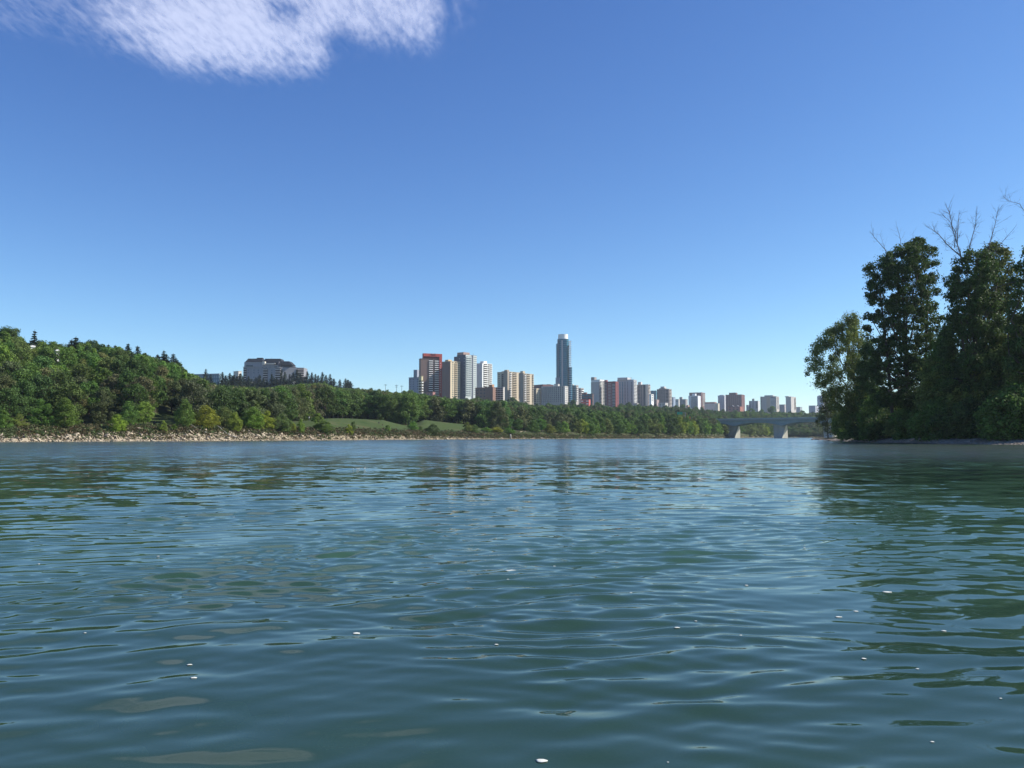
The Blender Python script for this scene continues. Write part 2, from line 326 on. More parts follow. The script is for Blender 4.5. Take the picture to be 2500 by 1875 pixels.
# ------------------------------------------------------------------ rocks
def rock_mesh(name, seed, mat, flat=0.55, sub=2):
    import bmesh
    bm = bmesh.new(); bmesh.ops.create_icosphere(bm, subdivisions=sub, radius=0.5)
    rs = random.Random(seed); cuts = [(mathutils.Vector((rs.gauss(0,1), rs.gauss(0,1), rs.gauss(0,1))).normalized(), rs.uniform(0.22, 0.4)) for _ in range(9)]
    sx, sy = rs.uniform(0.8, 1.5), rs.uniform(0.7, 1.0)
    for v in bm.verts:
        p = v.co.copy()
        for nrm, d in cuts:
            e = p.dot(nrm)
            if e > d: p -= nrm * (e - d)
        v.co = (p.x * sx, p.y * sy, p.z * flat * rs.uniform(0.96, 1.04))
    me = bpy.data.meshes.new(name); bm.to_mesh(me); bm.free(); me.materials.append(mat); return me
rocks = [rock_mesh('boulder', 40 + i, M['rock'], flat=rf, sub=1 if i > 2 else 2) for i, rf in enumerate((0.5, 0.65, 0.8, 0.55, 0.7, 0.45))]
def stretch_name(x):
    if x < 230: return 'at the left edge of the photo'
    if x < 450: return 'under the left hill'
    if x < 700: return 'below the yellow green bushes'
    if x < 850: return 'below the first picnic table'
    if x < 1000: return 'below the wide lawn'
    if x < 1170: return 'below the small right lawn'
    return 'near the far low green mounds'
cand = []
for k in range(5200):
    x = rng.uniform(-60, 1350) if k % 3 else rng.uniform(-60, 700)
    wmax = float(np.interp(x, [0, 200, 330, 480, 640, 760, 900, 1000, 1200, 1350], [5, 5.5, 8, 9, 8, 7.5, 7, 6, 3.5, 1.5]))
    s = rng.uniform(-0.6, wmax) if rng.random() < 0.9 else rng.uniform(wmax, wmax + 3)
    Y = float(interp(x, SHORE)) + s; sz = float(np.clip(rng.lognormal(-0.75, 0.5), 0.2, 1.7))
    if s < 0.6: sz *= 0.6
    cand.append((sz / Y, x, Y, sz, s))
cand.sort(reverse=True)
vis = [c for c in cand if 0 < c[1] < 1350][:285]; vs = set(id(c) for c in vis)
for c in vis:
    _, x, Y, sz, s = c; o = link('boulder', rocks[random.randrange(6)])
    o.location = (T(x) * Y, Y, float(ground(x, Y)) + sz * 0.13); o.scale = (sz, sz, sz); o.rotation_euler = (random.uniform(-.5,.5), random.uniform(0.1,.9), random.uniform(-0.6, 3.0))
    wet = 'at the waterline' if s < 1.5 else ('on the upper bank' if s > 5 else 'on the lower bank')
    tag(o, f'pale tan boulder {wet} {stretch_name(x)}', 'boulder', 'pale boulders along the left bank')
def merge_instances(name, protos, insts, mats, tints=None):
    """protos: list of (verts, faces, matidx); insts: (proto, 4x4) -> one mesh"""
    vs_, fs_, mi_, ti_ = [], [], [], []; off = 0
    for n_, (pi, mtx) in enumerate(insts):
        v, f, mi = protos[pi]; a = np.array(mtx); vs_.append(v @ a[:3, :3].T + a[:3, 3]); fs_.append(f + off); mi_.append(mi); off += len(v)
        if tints is not None: ti_.append(np.repeat(np.array([[*tints[n_], 1.0]]), len(v), 0))
    me = mesh_np(name, np.concatenate(vs_), np.concatenate(fs_), mats, np.concatenate(mi_))
    if tints is not None:
        at = me.attributes.new('tint', 'FLOAT_COLOR', 'POINT'); at.data.foreach_set('color', np.concatenate(ti_).astype(np.float32).ravel())
    return me
def proto_of(me):
    v = np.zeros(len(me.vertices)*3, np.float32); me.vertices.foreach_get('co', v); k = len(me.polygons[0].vertices)
    f = np.zeros(len(me.polygons)*k, np.int32); me.polygons.foreach_get('vertices', f); return v.reshape(-1, 3), f.reshape(-1, k), np.zeros(len(me.polygons), int)
def trs(loc, rot, sc): return mathutils.Matrix.LocRotScale(mathutils.Vector(loc), mathutils.Euler(rot), mathutils.Vector(sc))
rp = [proto_of(m) for m in rocks[3:]]
ins = []
for c in cand:
    if id(c) in vs: continue
    _, x, Y, sz, s = c; ins.append((random.randrange(3), trs((T(x)*Y, Y, float(ground(x, Y)) + sz*0.1), (random.uniform(-.5,.5), random.uniform(0.1,.9), random.uniform(-0.6,3)), (sz,)*3)))
for _ in range(700):                       # sparse stones of the farther shore
    x = rng.uniform(1300, 1760); Y = float(interp(x, SHORE)) + rng.uniform(-0.3, 3); sz = rng.uniform(0.3, 0.9)
    ins.append((random.randrange(3), trs((T(x)*Y, Y, float(ground(x, Y)) + 0.05), (0, random.uniform(0,.6), random.uniform(0,3)), (sz,)*3)))
tag(link('riprap', merge_instances('riprap', rp, ins, [M['rock']])), 'loose pale stones of the riprap bank between the larger boulders', 'riprap', kind='stuff')
# point of the island: grey stones at the waterline
drk = [rock_mesh('shore_stone', 90 + i, M['darkrock'], 0.5, 1) for i in range(3)]; dins = []
dp = [proto_of(m) for m in drk]
for _ in range(900):
    x = rng.uniform(1982, 2620); Y = float(interp(x, ISL_A)) + abs(rng.normal(0, 2.2)) - 0.5; sz = rng.uniform(0.12, 0.5)
    dins.append((random.randrange(3), trs((T(x)*Y, Y, float(isl_ground(x, Y)) + sz*0.05), (0, random.uniform(-.3,.3), random.uniform(0,3)), (sz,)*3)))
tag(link('beach_stones', merge_instances('beach_stones', dp, dins, [M['darkrock']])), 'small grey stones scattered along the gravel beach of the wooded point', 'stones', kind='stuff')
for (x, sz, lb) in ((1988, 1.6, 'low dark rock at the very tip of the wooded point'), (2003, 1.3, 'low dark rock just right of the tip of the wooded point'), (2034, 2.2, 'broad brown rock on the point below the far bridge pier')):
    Y = float(interp(x, ISL_A)) + 1; o = link('shore_rock', drk[0]); o.location = (T(x)*Y, Y, 0.15); o.scale = (sz*1.6, sz, sz*0.8); tag(o, lb, 'rock')
# submerged slabs seen through the shallow water at the lower left
M['algae'] = ground_mat('algae_covered_stone', [(0.17,0.16,0.08),(0.27,0.25,0.12),(0.36,0.32,0.16)], 3.0)
slabm = [rock_mesh('submerged_slab', 140 + i, M['algae'], 0.22, 3) for i in range(4)]
for i, (x, y, wpx, lb) in enumerate(((560,1722,270,'widest brownish slab lying under the water'), (350,1745,90,'small rounded slab under the water left of the widest slab'), (190,1745,200,'long slab under the water near the left edge'), (560,1780,150,'brownish slab under the water just below the widest slab'), (350,1815,130,'slanting slab under the water near the bottom left'), (860,1775,170,'slab under the water to the right of the widest slab'), (130,1850,160,'slab under the water in the bottom left corner'), (580,1850,130,'slab under the water at the bottom edge left of the white fleck'), (1060,1790,130,'faint slab under the water, farthest right of the slabs'), (660,1740,150,'slab under the water touching the widest slab'), (270,1850,120,'slab at the bottom edge near the lower left corner'))):
    Y = (CAMH + 0.22) * F / (y - YH); o = link('submerged_slab', slabm[i % 4]); o.location = (T(x)*Y, Y, -0.24); w_ = wpx * Y / F
    o.scale = (w_ * 0.85, w_ * 0.85 + 0.05, 0.25); o.rotation_euler = (0, 0, random.uniform(0.1, 0.6)); tag(o, lb, 'slab', 'submerged slabs')
# white flecks of foam and petals
M['foam'] = plain('white_foam', (0.55, 0.56, 0.52), 0.8, 0.2, 60)
def fleck_mesh(seed):
    rs = random.Random(seed); b = MB(); n = 12
    pts = [((1 + rs.uniform(-.3,.25)) * math.cos(t*2*math.pi/n) * 0.5, (1 + rs.uniform(-.3,.25)) * math.sin(t*2*math.pi/n) * 0.5) for t in range(n)]
    b.v = [(x, y, 0) for x, y in pts] + [(x*.7, y*.7, 0.07) for x, y in pts] + [(0, 0, 0.1)]
    for i in range(n): j = (i+1) % n; b.f.append((i, j, n+j, n+i)); b.f.append((n+i, n+j, 2*n))
    b.f.append(tuple(range(n))[::-1]); return b.mesh('foam_fleck', M['foam'], True)
flm = [fleck_mesh(i) for i in range(5)]
flecks = [(1320,1831,34,'largest white fleck, floating near the bottom centre'), (486,1643,20,'white fleck floating at lower left above the submerged slabs'), (475,1607,16,'thin white fleck just above the lower left one'), (222,1538,9,'tiny white fleck alone near the left edge'), (875,1533,26,'long white fleck beside a dark ripple left of centre'), (1212,1561,12,'small white fleck left of the middle, lower centre'), (1248,1387,34,'thin wide white streak of foam in the centre of the water'), (1647,1527,17,'white fleck floating right of centre'), (1693,1505,9,'tiny white fleck up and right of the centre right one'), (1816,1423,13,'white fleck near the edge of the tree reflection'), (2155,1438,26,'white fleck lying in the tree reflection at right'), (2079,1484,15,'upper of the close pair of white flecks at right'), (2037,1497,20,'lower of the close pair of white flecks at right'), (2290,1527,15,'white fleck on the dark reflection near the right edge'), (2095,1596,17,'white fleck under the dark ripple band at right'), (2223,1619,10,'small white fleck below the reflection at right'), (2254,1791,12,'white fleck alone at lower right'), (2497,1706,18,'white fleck cut by the right edge'), (1801,1543,9,'tiny white fleck below the wave right of centre'), (1958,1331,8,'tiny white fleck farther out at right'), (1352,1373,8,'tiny white fleck farther out right of the foam streak'), (2421,1694,9,'small pale fleck near the right edge'), (393,1354,9,'tiny pale fleck farther out at left'), (575,1259,9,'tiny pale fleck far out left of centre'), (105,1372,9,'tiny pale fleck far out at the left edge'), (1537,1442,8,'tiny fleck between the centre and the right flecks'), (1622,1839,7,'tiny speck at the bottom right of the largest fleck'), (1240,1407,8,'tiny speck under the foam streak')]
for i, (x, y, w_, lb) in enumerate(flecks):
    Y = CAMH * F / (y - YH); o = link('foam_fleck', flm[i % 5]); s_ = w_ * .8 * Y / F; p = (T(x)*Y, Y); o.location = (p[0], p[1], water_z(*p) + 0.002); o.scale = (s_, s_*0.8, min(s_, 0.03)*0.7); tag(o, lb, 'foam fleck', 'white flecks floating on the river')
b = MB()
for i in range(9):
    c = P3(880 + rng.normal(0, 7), YH+80, 26.4 + rng.normal(0, .15)); 
    zz = water_z(c.x, c.y); r_ = rng.uniform(0.006, 0.014)
    b.tube([(c.x - r_*2.2, c.y, zz + .005), (c.x, c.y, zz + r_), (c.x + r_*2.2, c.y, zz + .005)], [r_*.3, r_, r_*.3], 5)
tag(b.build('breaking_riffle', M['foam']), 'small white breaking riffle on the water left of the tower reflection', 'riffle', kind='stuff')

# ------------------------------------------------------------------ trees
def cards(P, N, size, asp=1.0, r=rng, tri=False):
    """leaf cards at P with normals N; returns verts, faces"""
    n = len(P); a = r.normal(size=(n, 3)); u = np.cross(N, a); u /= np.linalg.norm(u, axis=1)[:, None] + 1e-9; v = np.cross(N, u)
    s = size * r.uniform(0.6, 1.35, n); h = (s * 0.5)[:, None]; 
    bend = N * (h * 0.35)
    vs = np.stack([P - u*h*asp - bend, P + v*h*0.7, P + u*h*asp - bend, P - v*h*0.7], 1).reshape(-1, 3)
    return vs, np.arange(n*4).reshape(-1, 4)
def lobes_in(env, n, r0, r):
    """env: list of (z, cx, hw); lobes spread over the crown volume, biased outwards"""
    zs = np.array([e[0] for e in env]); cx = np.array([e[1] for e in env]); hw = np.array([e[2] for e in env])
    out = []
    wz = (hw + 0.15*hw.max()); cdf = np.cumsum(np.interp(np.linspace(zs[0], zs[-1], 60), zs, wz)); cdf /= cdf[-1]
    for _ in range(n):
        z = np.interp(r.random(), cdf, np.linspace(zs[0], zs[-1], 60)); c = np.interp(z, zs, cx); h = np.interp(z, zs, hw)
        rad = r0 * r.uniform(0.6, 1.3); a = r.uniform(0, 2*np.pi); q = max(h - rad*0.8, 0.05) * r.random() ** 0.4
        out.append((c + math.cos(a)*q, math.sin(a)*q*0.9, z, rad))
    return out
def crown_np(lobes, per, size, r, droop=0.0, flat=0.8, scat=0.35):
    Ps, Ns = [], []
    for (x, y, z, rad) in lobes:
        n = int(per * r.uniform(0.7, 1.3)); d = r.normal(size=(n, 3)); d /= np.linalg.norm(d, axis=1)[:, None]
        rr = rad * (0.4 + 0.62 * r.random(n) ** 0.6 + scat * r.random(n) ** 4)[:, None]; off = d * rr; off[:, 2] *= flat
        if droop: off[:, 2] -= droop * r.random(n) ** 2 * rad
        Ps.append(np.array([x, y, z]) + off); nn = d * 1.2 + r.normal(size=(n, 3)) * 0.5 + np.array([0, 0, 0.25]); Ns.append(nn / np.linalg.norm(nn, axis=1)[:, None])
    return cards(np.concatenate(Ps), np.concatenate(Ns), size, 1.0, r)
def trunk_mb(h, r0, lobes, r, n_limb=8, lean=0.0, start=0.25):
    b = MB(); pts = [(0, 0, -0.5)]; 
    for i in range(1, 7):
        z = h * i / 6; pts.append((lean * (i/6)**1.3 * h + r.normal(0, r0*0.25), r.normal(0, r0*0.25), z))
    b.tube(pts, [r0 * 1.25] + [r0 * (1 - 0.14 * i) for i in range(1, 7)], 8)
    sel = [lobes[i] for i in r.choice(len(lobes), min(n_limb, len(lobes)), replace=False)] if lobes else []
    for (x, y, z, rad) in sel:
        zb = max(h*start, z * 0.55) ; k = min(zb / h, 1); bx = lean * k**1.3 * h; m = ((bx + x) / 2 + r.normal(0, .05*h), y/2, zb + (z-zb)*0.4)
        b.tube([(bx, 0, zb), m, (x, y, z)], [r0*0.45*(1-0.5*k)+.02, r0*0.3*(1-0.5*k)+.015, r0*0.1+.01], 5)
    return b
def np_of_mb(b):
    vs = np.array(b.v); fs = [list(f) + [f[-1]] * (4 - len(f)) if len(f) < 4 else list(f)[:4] for f in b.f if len(f) <= 4]; return vs, np.array([f for f in fs if len(set(f)) == 4])
PROTO = {}
def make_proto(kind, i, env, nl, r0, per, size, trunk_h, tr, droop=0, flat=.8):
    r = np.random.default_rng(hash((kind, i)) % 1000 if False else (sum(map(ord, kind)) * 13 + i)); lb = lobes_in(env, nl, r0, r); v, f = crown_np(lb, per, size, r, droop, flat)
    PROTO.setdefault(kind, []).append((v, f, np_of_mb(trunk_mb(trunk_h, tr, lb, r, 5))))
for i in range(5):
    r = random.Random(i); k = r.uniform(.85, 1.15)
    make_proto('round', i, [(2.2,0,2.2*k),(4.2,r.uniform(-.4,.4),3.9*k),(6.5,r.uniform(-.6,.6),3.7*k),(8.6,r.uniform(-.6,.6),2.2*k),(9.6,r.uniform(-.5,.5),.7)], 46, 1.0, 105, .37, 7, .2)
for i in range(3):
    make_proto('tall', i, [(1.8,0,1.4),(4,0,2.4),(7,r.uniform(-.3,.3),2.2),(9,0,1.2),(10,0,.3)], 40, .75, 90, .33, 8.5, .17)
for i in range(4):
    r = random.Random(50+i)
    make_proto('bush', i, [(0.3,0,3.4),(2.5,r.uniform(-.5,.5),4.6),(5,r.uniform(-.8,.8),4.4),(7.8,r.uniform(-1,1),2.6),(9.4,r.uniform(-1,1),.8)], 66, 1.05, 120, .33, 6, .13)
def conifer(i):
    r = np.random.default_rng(500 + i); P, N = [], []; nt_ = 18
    for t in range(nt_):
        z = 1.0 + 8.9 * t / nt_; R0 = 2.3 * (1 - t / nt_) ** 0.85 * r.uniform(.8, 1.15) + .12; nb = int(5 + 8 * (1 - t/nt_))
        for k in range(nb):
            a = r.uniform(0, 6.283); L = R0 * r.uniform(.65, 1.12); m = int(5 + L * 8); q = r.random(m)
            P.append(np.stack([np.cos(a)*L*q + r.normal(0, .07, m), np.sin(a)*L*q + r.normal(0, .07, m), z - 0.35*L*q**1.5 + r.normal(0, .06, m)], 1))
            nn = np.stack([np.cos(a) + r.normal(0,.4,m), np.sin(a) + r.normal(0,.4,m), .9 + r.normal(0,.4,m)], 1); N.append(nn / np.linalg.norm(nn, axis=1)[:, None])
    v, f = cards(np.concatenate(P), np.concatenate(N), .42, 1.0, r); b = MB(); b.tube([(0,0,-.4),(0,0,5),(0,0,10)], [.2,.12,.03], 6)
    PROTO.setdefault('conifer', []).append((v, f, np_of_mb(b)))
for i in range(4): conifer(i)
PM = {}
for kind, L_ in PROTO.items():
    for i, (v, f, (tv, tf)) in enumerate(L_):
        PM[(kind, i)] = (mesh_np('crown', v, f, [M['leaf']]), mesh_np('trunk', tv, tf, [M['bark']]),
                         mesh_np('tree', np.concatenate([v, tv]), np.concatenate([f, tf + len(v)]), [M['leaf'], M['bark']], [0]*len(f) + [1]*len(tf)))
COLSX = {'dark green': (0.038,0.068,0.022), 'mid green': (0.058,0.105,0.028), 'grey green': (0.075,0.088,0.048), 'yellow green': (0.135,0.175,0.032), 'bright green': (0.085,0.15,0.032), 'brownish green': (0.058,0.070,0.040), 'conifer': (0.022,0.040,0.024), 'olive green': (0.088,0.115,0.038)}
COLS = {k: ((v[0]*1.65, v[1]*1.58, v[2]*1.2) if k != 'conifer' else v) for k, v in COLSX.items()}
def place_tree(kind, x, Y, z, h, wscale, tint, label, cat='tree', group=None, parts=True, name=None, idx=None):
    i = random.randrange(len(PROTO[kind])) if idx is None else idx; c, t, both = PM[(kind, i)]
    c3 = COLS[tint]; j = [random.uniform(.82, 1.2), random.uniform(.88, 1.12), random.uniform(.8, 1.2)]; cl = (c3[0]*j[0]*j[1], c3[1]*j[1], c3[2]*j[2]*j[1], 1)
    nm = name or {'conifer': 'conifer_tree', 'bush': 'bush'}.get(kind, 'leafy_tree')
    sc = (h/10*wscale, h/10*wscale, h/10); rz = random.uniform(0, 6.28)
    if parts:
        o = link(nm, None, None, (x, Y, z)); o.scale = sc; o.rotation_euler = (0, 0, rz)
        cc = link('crown', c, o); cc.color = cl; link('trunk', t, o)
    else:
        o = link(nm, both, None, (x, Y, z)); o.scale = sc; o.rotation_euler = (0, 0, rz); o.color = cl
    tag(o, label, cat, group); return o

# hand-placed shrubs and trees along the near shore: x, ytop, width px, metres behind the shore, kind, colour, label
SH = [(6,1000,50,9,'bush','mid green','green bush on the bank at the far left edge of the photo'),
 (46,1010,46,11,'bush','olive green','low olive bush between the left edge and the pair of dark trees'),
 (100,975,70,13,'bush','mid green','left tree of the pair standing in front of the dark wood at far left'),
 (158,972,78,11,'bush','mid green','right tree of the pair standing left of the dirt path'),
 (285,1011,56,8,'bush','yellow green','rounded yellow green bush just right of the dirt path'),
 (312,980,60,18,'bush','mid green','leafy tree behind the rounded bush right of the dirt path'),
 (350,979,52,20,'round','bright green','slender bright green tree with bare dark trunk left of the grass'),
 (398,1026,26,8,'bush','yellow green','small yellowing shrub by the riprap in front of the grass strip'),
 (424,1035,24,9,'bush','mid green','small green shrub just right of the yellowing shrub'),
 (450,975,60,13,'bush','mid green','tall green bush left of the yellow green thicket'),
 (500,990,84,12,'bush','yellow green','big yellow green bush, leftmost of the bright thicket'),
 (548,993,62,14,'bush','olive green','olive bush behind the middle of the bright thicket'),
 (572,1006,46,9,'bush','yellow green','pale yellow green bush in the middle of the bright thicket'),
 (618,994,70,12,'bush','bright green','tall bright green bush in the thicket right of the pale one'),
 (650,1004,56,11,'bush','yellow green','yellow green bush, right end of the bright thicket'),
 (686,1010,56,9,'bush','olive green','rounded olive bush standing alone right of the bright thicket'),
 (714,1030,26,9,'bush','yellow green','small yellow green shrub between two taller bushes below the conifers'),
 (734,1022,24,8,'bush','bright green','narrow bright green shrub below the conifers'),
 (776,1010,34,12,'tall','bright green','narrow upright bush rising behind the rounded bush left of the wide lawn'),
 (790,1026,62,9,'bush','mid green','rounded green bush at the left end of the wide lawn'),
 (852,1036,26,7,'bush','yellow green','yellow green shrub in front of the picnic table on the wide lawn'),
 (862,1028,20,9,'tall','dark green','narrow dark shrub beside the yellow green one on the wide lawn'),
 (947,1037,20,10,'tall','bright green','small conical green shrub in the middle of the wide lawn'),
 (1010,1028,36,20,'bush','bright green','bright green bush between the two lawns'),
 (1026,1040,20,18,'bush','olive green','small olive bush right of the bright one between the lawns'),
 (1057,1034,42,7,'bush','dark green','dark rounded bush in front of the small right lawn'),
 (1141,1030,32,13,'bush','olive green','left bush of the pair at the right end of the small lawn'),
 (1158,1036,30,10,'bush','mid green','right bush of the pair at the right end of the small lawn'),
 (1186,1043,40,14,'bush','bright green','leftmost of the low bright green mounds by the far shore'),
 (1212,1042,48,12,'bush','yellow green','widest of the low bright green mounds by the far shore'),
 (1242,1045,44,10,'bush','bright green','rightmost of the low bright green mounds by the far shore'),
 (1265,1021,32,26,'round','mid green','green tree behind the rightmost bright mound'),
 (1302,1026,46,14,'bush','mid green','green tree right of the sandy clearing on the far shore'),
 (1341,1036,42,11,'bush','olive green','olive yellow bush on the shore below the blue glass tower'),
 (1322,1022,36,24,'round','bright green','bright green tree behind the olive bush below the blue glass tower')]
for (x, yt, wpx, s, kind, c, lb) in SH:
    Y = float(interp(x, SHORE)) + s; z = float(ground(x, Y)); h = (YH - yt)/F*Y + CAMH - z; wm = wpx*Y/F
    base = {'bush': 9.6, 'round': 8.2, 'tall': 4.8}[kind]
    place_tree(kind, T(x)*Y, Y, z - 0.1, h*1.03, wm / (base*h/10), c, lb, 'bush' if kind == 'bush' else 'tree', 'bushes and small trees along the left bank')

# zones for the wood
def zone(x):
    for lim, t in ((120,'at the left edge'),(240,'under the lone spire conifer'),(350,'under the hill top conifers'),(470,'near the high hill end'),(600,'left of the mansard block'),(735,'below the mansard block'),(870,'below the row of conifers'),(1000,'left of the red framed tower'),(1085,'below the red framed tower'),(1205,'below the grey and white towers'),(1310,'below the tan twin slabs'),(1420,'below the blue glass tower'),(1515,'below the dark red tower'),(1655,'below the wide grey tower'),(1770,'left of the bridge'),(1895,'behind the left bridge span'),(2100,'behind the right bridge span')):
        if x < lim: return t
    return 'at the right edge'
CR_X = [p[0] for p in CREST]
SKY = [(3,788),(20,796),(38,818),(60,832),(95,826),(118,828),(140,836),(200,826),(215,824),(235,834),(256,842),(280,842),(345,858),(372,868),(432,880),(444,896),(480,914),(520,934),(560,936),(600,940),(655,940),(700,934),(740,931),(790,929),(820,940),(872,944),(905,946),(925,948),(945,950),(965,954),(985,952),(1003,950),(1035,958),(1060,962),(1085,966),(1110,968),(1140,970),(1165,966),(1190,972),(1225,974),(1250,968),(1285,980),(1310,984),(1340,982),(1370,984),(1400,974),(1420,982),(1445,986),(1460,980),(1500,990),(1515,984),(1535,980),(1560,984),(1590,986),(1625,988),(1650,988),(1668,986),(1700,990),(1715,992),(1765,998),(1795,1000),(1835,996),(1860,998),(1885,990),(1930,1002),(1960,1000),(1985,1004),(2010,1000),(2040,1000)]
wood = []
def try_add(x, Y, h, kind, tint, row, mind):
    X = T(x)*Y
    for (X2, Y2, m2) in grid.get((int(X//12), int(Y//12)), ()):
        if (X-X2)**2 + (Y-Y2)**2 < (min(mind, m2))**2: return False
    for a in (-1,0,1):
        for b_ in (-1,0,1): grid.setdefault((int(X//12)+a, int(Y//12)+b_), []).append((X, Y, mind))
    wood.append((x, Y, h, kind, tint, row)); return True
grid = {}
# front wall of trees on the far shore (x 1355..1765)
for x in np.arange(1362, 1775, 15.0):
    Y = float(interp(x, SHORE)) + rng.uniform(9, 15); yt = np.interp(x, [1360,1400,1500,1540,1600,1640,1700,1740,1775],[1024,1018,1017,1022,1018,1014,1021,1030,1038]) + rng.uniform(-3, 6)
    z = float(ground(x, Y)); h = (YH-yt)/F*Y + CAMH - z; try_add(x, Y, h, 'bush', random.choice(['mid green','bright green','dark green','yellow green','olive green']), 'at the far waterline', 4)
for x in np.arange(1830, 2080, 12.0):
    Y = float(interp(x, SHORE)) + rng.uniform(8, 16); yt = np.interp(x, [1830,1870,1900,1990,2080],[1036,1034,1042,1040,1036]) + rng.uniform(-3, 4)
    z = float(ground(x, Y)); h = (YH-yt)/F*Y + CAMH - z; try_add(x, Y, h, 'bush', random.choice(['olive green','yellow green','mid green']) if x < 1895 else random.choice(['mid green','dark green','olive green']), 'at the far waterline', 5)
front_n = len(wood)
for k in range(16000):
    x = rng.uniform(-220, 2120); sh = float(interp(x, SHORE)); ft = float(interp(x, FOOT)); cr = float(np.interp(x, CR_X, [p[1] for p in CREST]))
    u = rng.random() ** 1.0; Y = sh + ft + 3 + u * (cr + 12 - sh - ft) if rng.random() > 0.25 else sh + ft + rng.uniform(0, 25)
    if x < 690 and x > 470 and rng.random() < 0.2: Y = sh + rng.uniform(22, 70)
    t = (Y - sh - ft) / max(cr - sh - ft, 10); row = 'at the foot of the wood' if t < 0.3 else ('midway up the wood' if t < 0.72 else 'high in the wood')
    h = rng.uniform(8.5, 13.5) if Y < 420 else rng.uniform(9, 14)
    if 1230 < x < 1800: h *= 0.9
    if 470 < x < 1230 and t < 0.3: h *= 1.25
    if t < 0.3:
        kind = random.choice(['round','bush','round']); tint = random.choice(['dark green','dark green','grey green','mid green','brownish green'])
        if 900 < x < 1010: tint = random.choice(['mid green', 'dark green'])
    else:
        kind = random.choice(['round','round','tall']); tint = random.choice(['mid green','olive green','mid green','bright green','dark green'])
    if x < 200 and t > 0.35: tint = random.choice(['bright green','mid green','olive green'])
    if x > 860 and x < 1800: tint = random.choice(['dark green','mid green','mid green','grey green'])
    if 2060 < x: continue
    zg = float(ground(x, Y)); yc_ = float(interp(x, SKY)) + 5; hmax = (YH - yc_)/F*Y + CAMH - zg
    if 60 < x < 92: hmax -= 1.5
    if hmax < 5: continue
    h = min(h, hmax)
    try_add(x, Y, h, kind, tint, row, 5.6 if Y < 450 else 7.0)
# skyline trees, tops following the photographed outline
for (x, yt) in SKY:
    cr = float(np.interp(x, CR_X, [p[1] for p in CREST])); Y = cr + rng.uniform(-8, 4); z = float(ground(x, Y)); h = (YH - yt)/F*Y + CAMH - z
    if h < 4: continue
    wood.append((x, Y, max(h, 5), 'round', random.choice(['dark green','mid green','dark green']), 'on the skyline'))
CON = [(76,803,300),(168,826,306),(178,820,304),(188,830,305),(258,838,312),(275,840,313),(307,836,316),(330,842,318),(316,858,300),(380,863,326),(395,853,328),(401,862,327),(418,861,330),(425,872,332),
 (499,899,620),(511,912,640),(540,907,690),(548,915,690),(558,909,700),(565,916,705),(585,910,740),(604,917,760),(612,924,765),(631,913,780),(622,920,790),(661,911,790),(673,920,790),(685,900,780),(693,906,785),(705,912,790),(714,908,780),(723,901,790),(731,909,792),(748,905,795),(759,908,800),(768,912,800),(775,915,800),(785,907,795),(794,914,800),(804,912,795),(813,923,795),(828,925,790),(842,923,785),(854,930,790),(848,926,790),
 (630,925,760),(700,925,760),(720,925,760),(735,925,770),(752,925,770),(780,928,770),(805,930,770),(595,925,745),(568,914,700),(576,917,705),(583,912,705),(590,918,710),(602,926,735),(618,930,740),(640,922,745),(650,928,745),(668,922,745),(676,927,745),(690,922,745),(698,928,745),(711,924,745),(728,922,750),(741,918,760),(455,921,420),(1600,985,1140),(1672,1000,1000),(1590,990,1100)]
for (x, yt, Y) in CON:
    z = float(ground(x, Y)); h = (YH - yt)/F*Y + CAMH - z
    if x == 178: h *= 1.0
    near = Y < 400
    lb = {76:'tall dark spire shaped conifer standing alone on the left skyline', 178:'broad dark conifer clump crowning the left hill'}.get(x, 'dark pointed conifer on the high left hill skyline' if Y < 400 else ('dark pointed conifer in front of the mansard block' if x < 740 else ('dark pointed conifer in the row right of the mansard block' if x < 900 else 'dark conifer among leafy trees below the distant towers')))
    if 160 < x < 190 and x != 178: lb = 'dark conifer joined to the broad clump crowning the left hill'
    place_tree('conifer', T(x)*Y, Y, z-.3, h*1.02, (90 if 160 < x < 190 else (random.uniform(46, 60) if Y < 400 else random.uniform(28, 42))) * Y / F / (4.6*h/10), 'conifer', lb, 'conifer', 'dark conifers on the skyline', parts=near or x < 740)
order = sorted(range(len(wood)), key=lambda i: -(wood[i][2] / wood[i][1]) + (0 if 0 <= wood[i][0] <= 2070 else 10))
ind = set(order[:262]); rest = []
for i, (x, Y, h, kind, tint, row) in enumerate(wood):
    z = float(ground(x, Y)) - 0.2; ws = rng.uniform(.85, 1.2)
    if i < front_n: ws = rng.uniform(30, 46) * Y / F / (9.6*h/10)
    if i in ind:
        lb = f'{tint} {"bush" if kind == "bush" else "tree"} {row} {zone(x)}'
        place_tree(kind, T(x)*Y, Y, z, h, ws, tint, lb, 'bush' if kind == 'bush' else 'tree', 'trees of the wooded valley side', parts=(h/Y > 0.028))
    else: rest.append((x, Y, z, h, ws, kind, tint))
sp = []; key = {}
for kind in ('round', 'tall', 'bush'):
    for i, (v, f, (tv, tf)) in enumerate(PROTO[kind]):
        # thinner copy for the distant wood: every second card, enlarged
        sel = np.arange(len(f)) % 3 == 0; q = v.reshape(-1, 4, 3)[sel]; c = q.mean(1, keepdims=True); q = c + (q - c) * 1.75
        key[(kind, i)] = len(sp); n_ = len(q); sp.append((np.concatenate([q.reshape(-1, 3), tv]), np.concatenate([np.arange(n_*4).reshape(-1, 4), tf + n_*4]), np.array([0]*n_ + [1]*len(tf))))
ins, tints = [], []
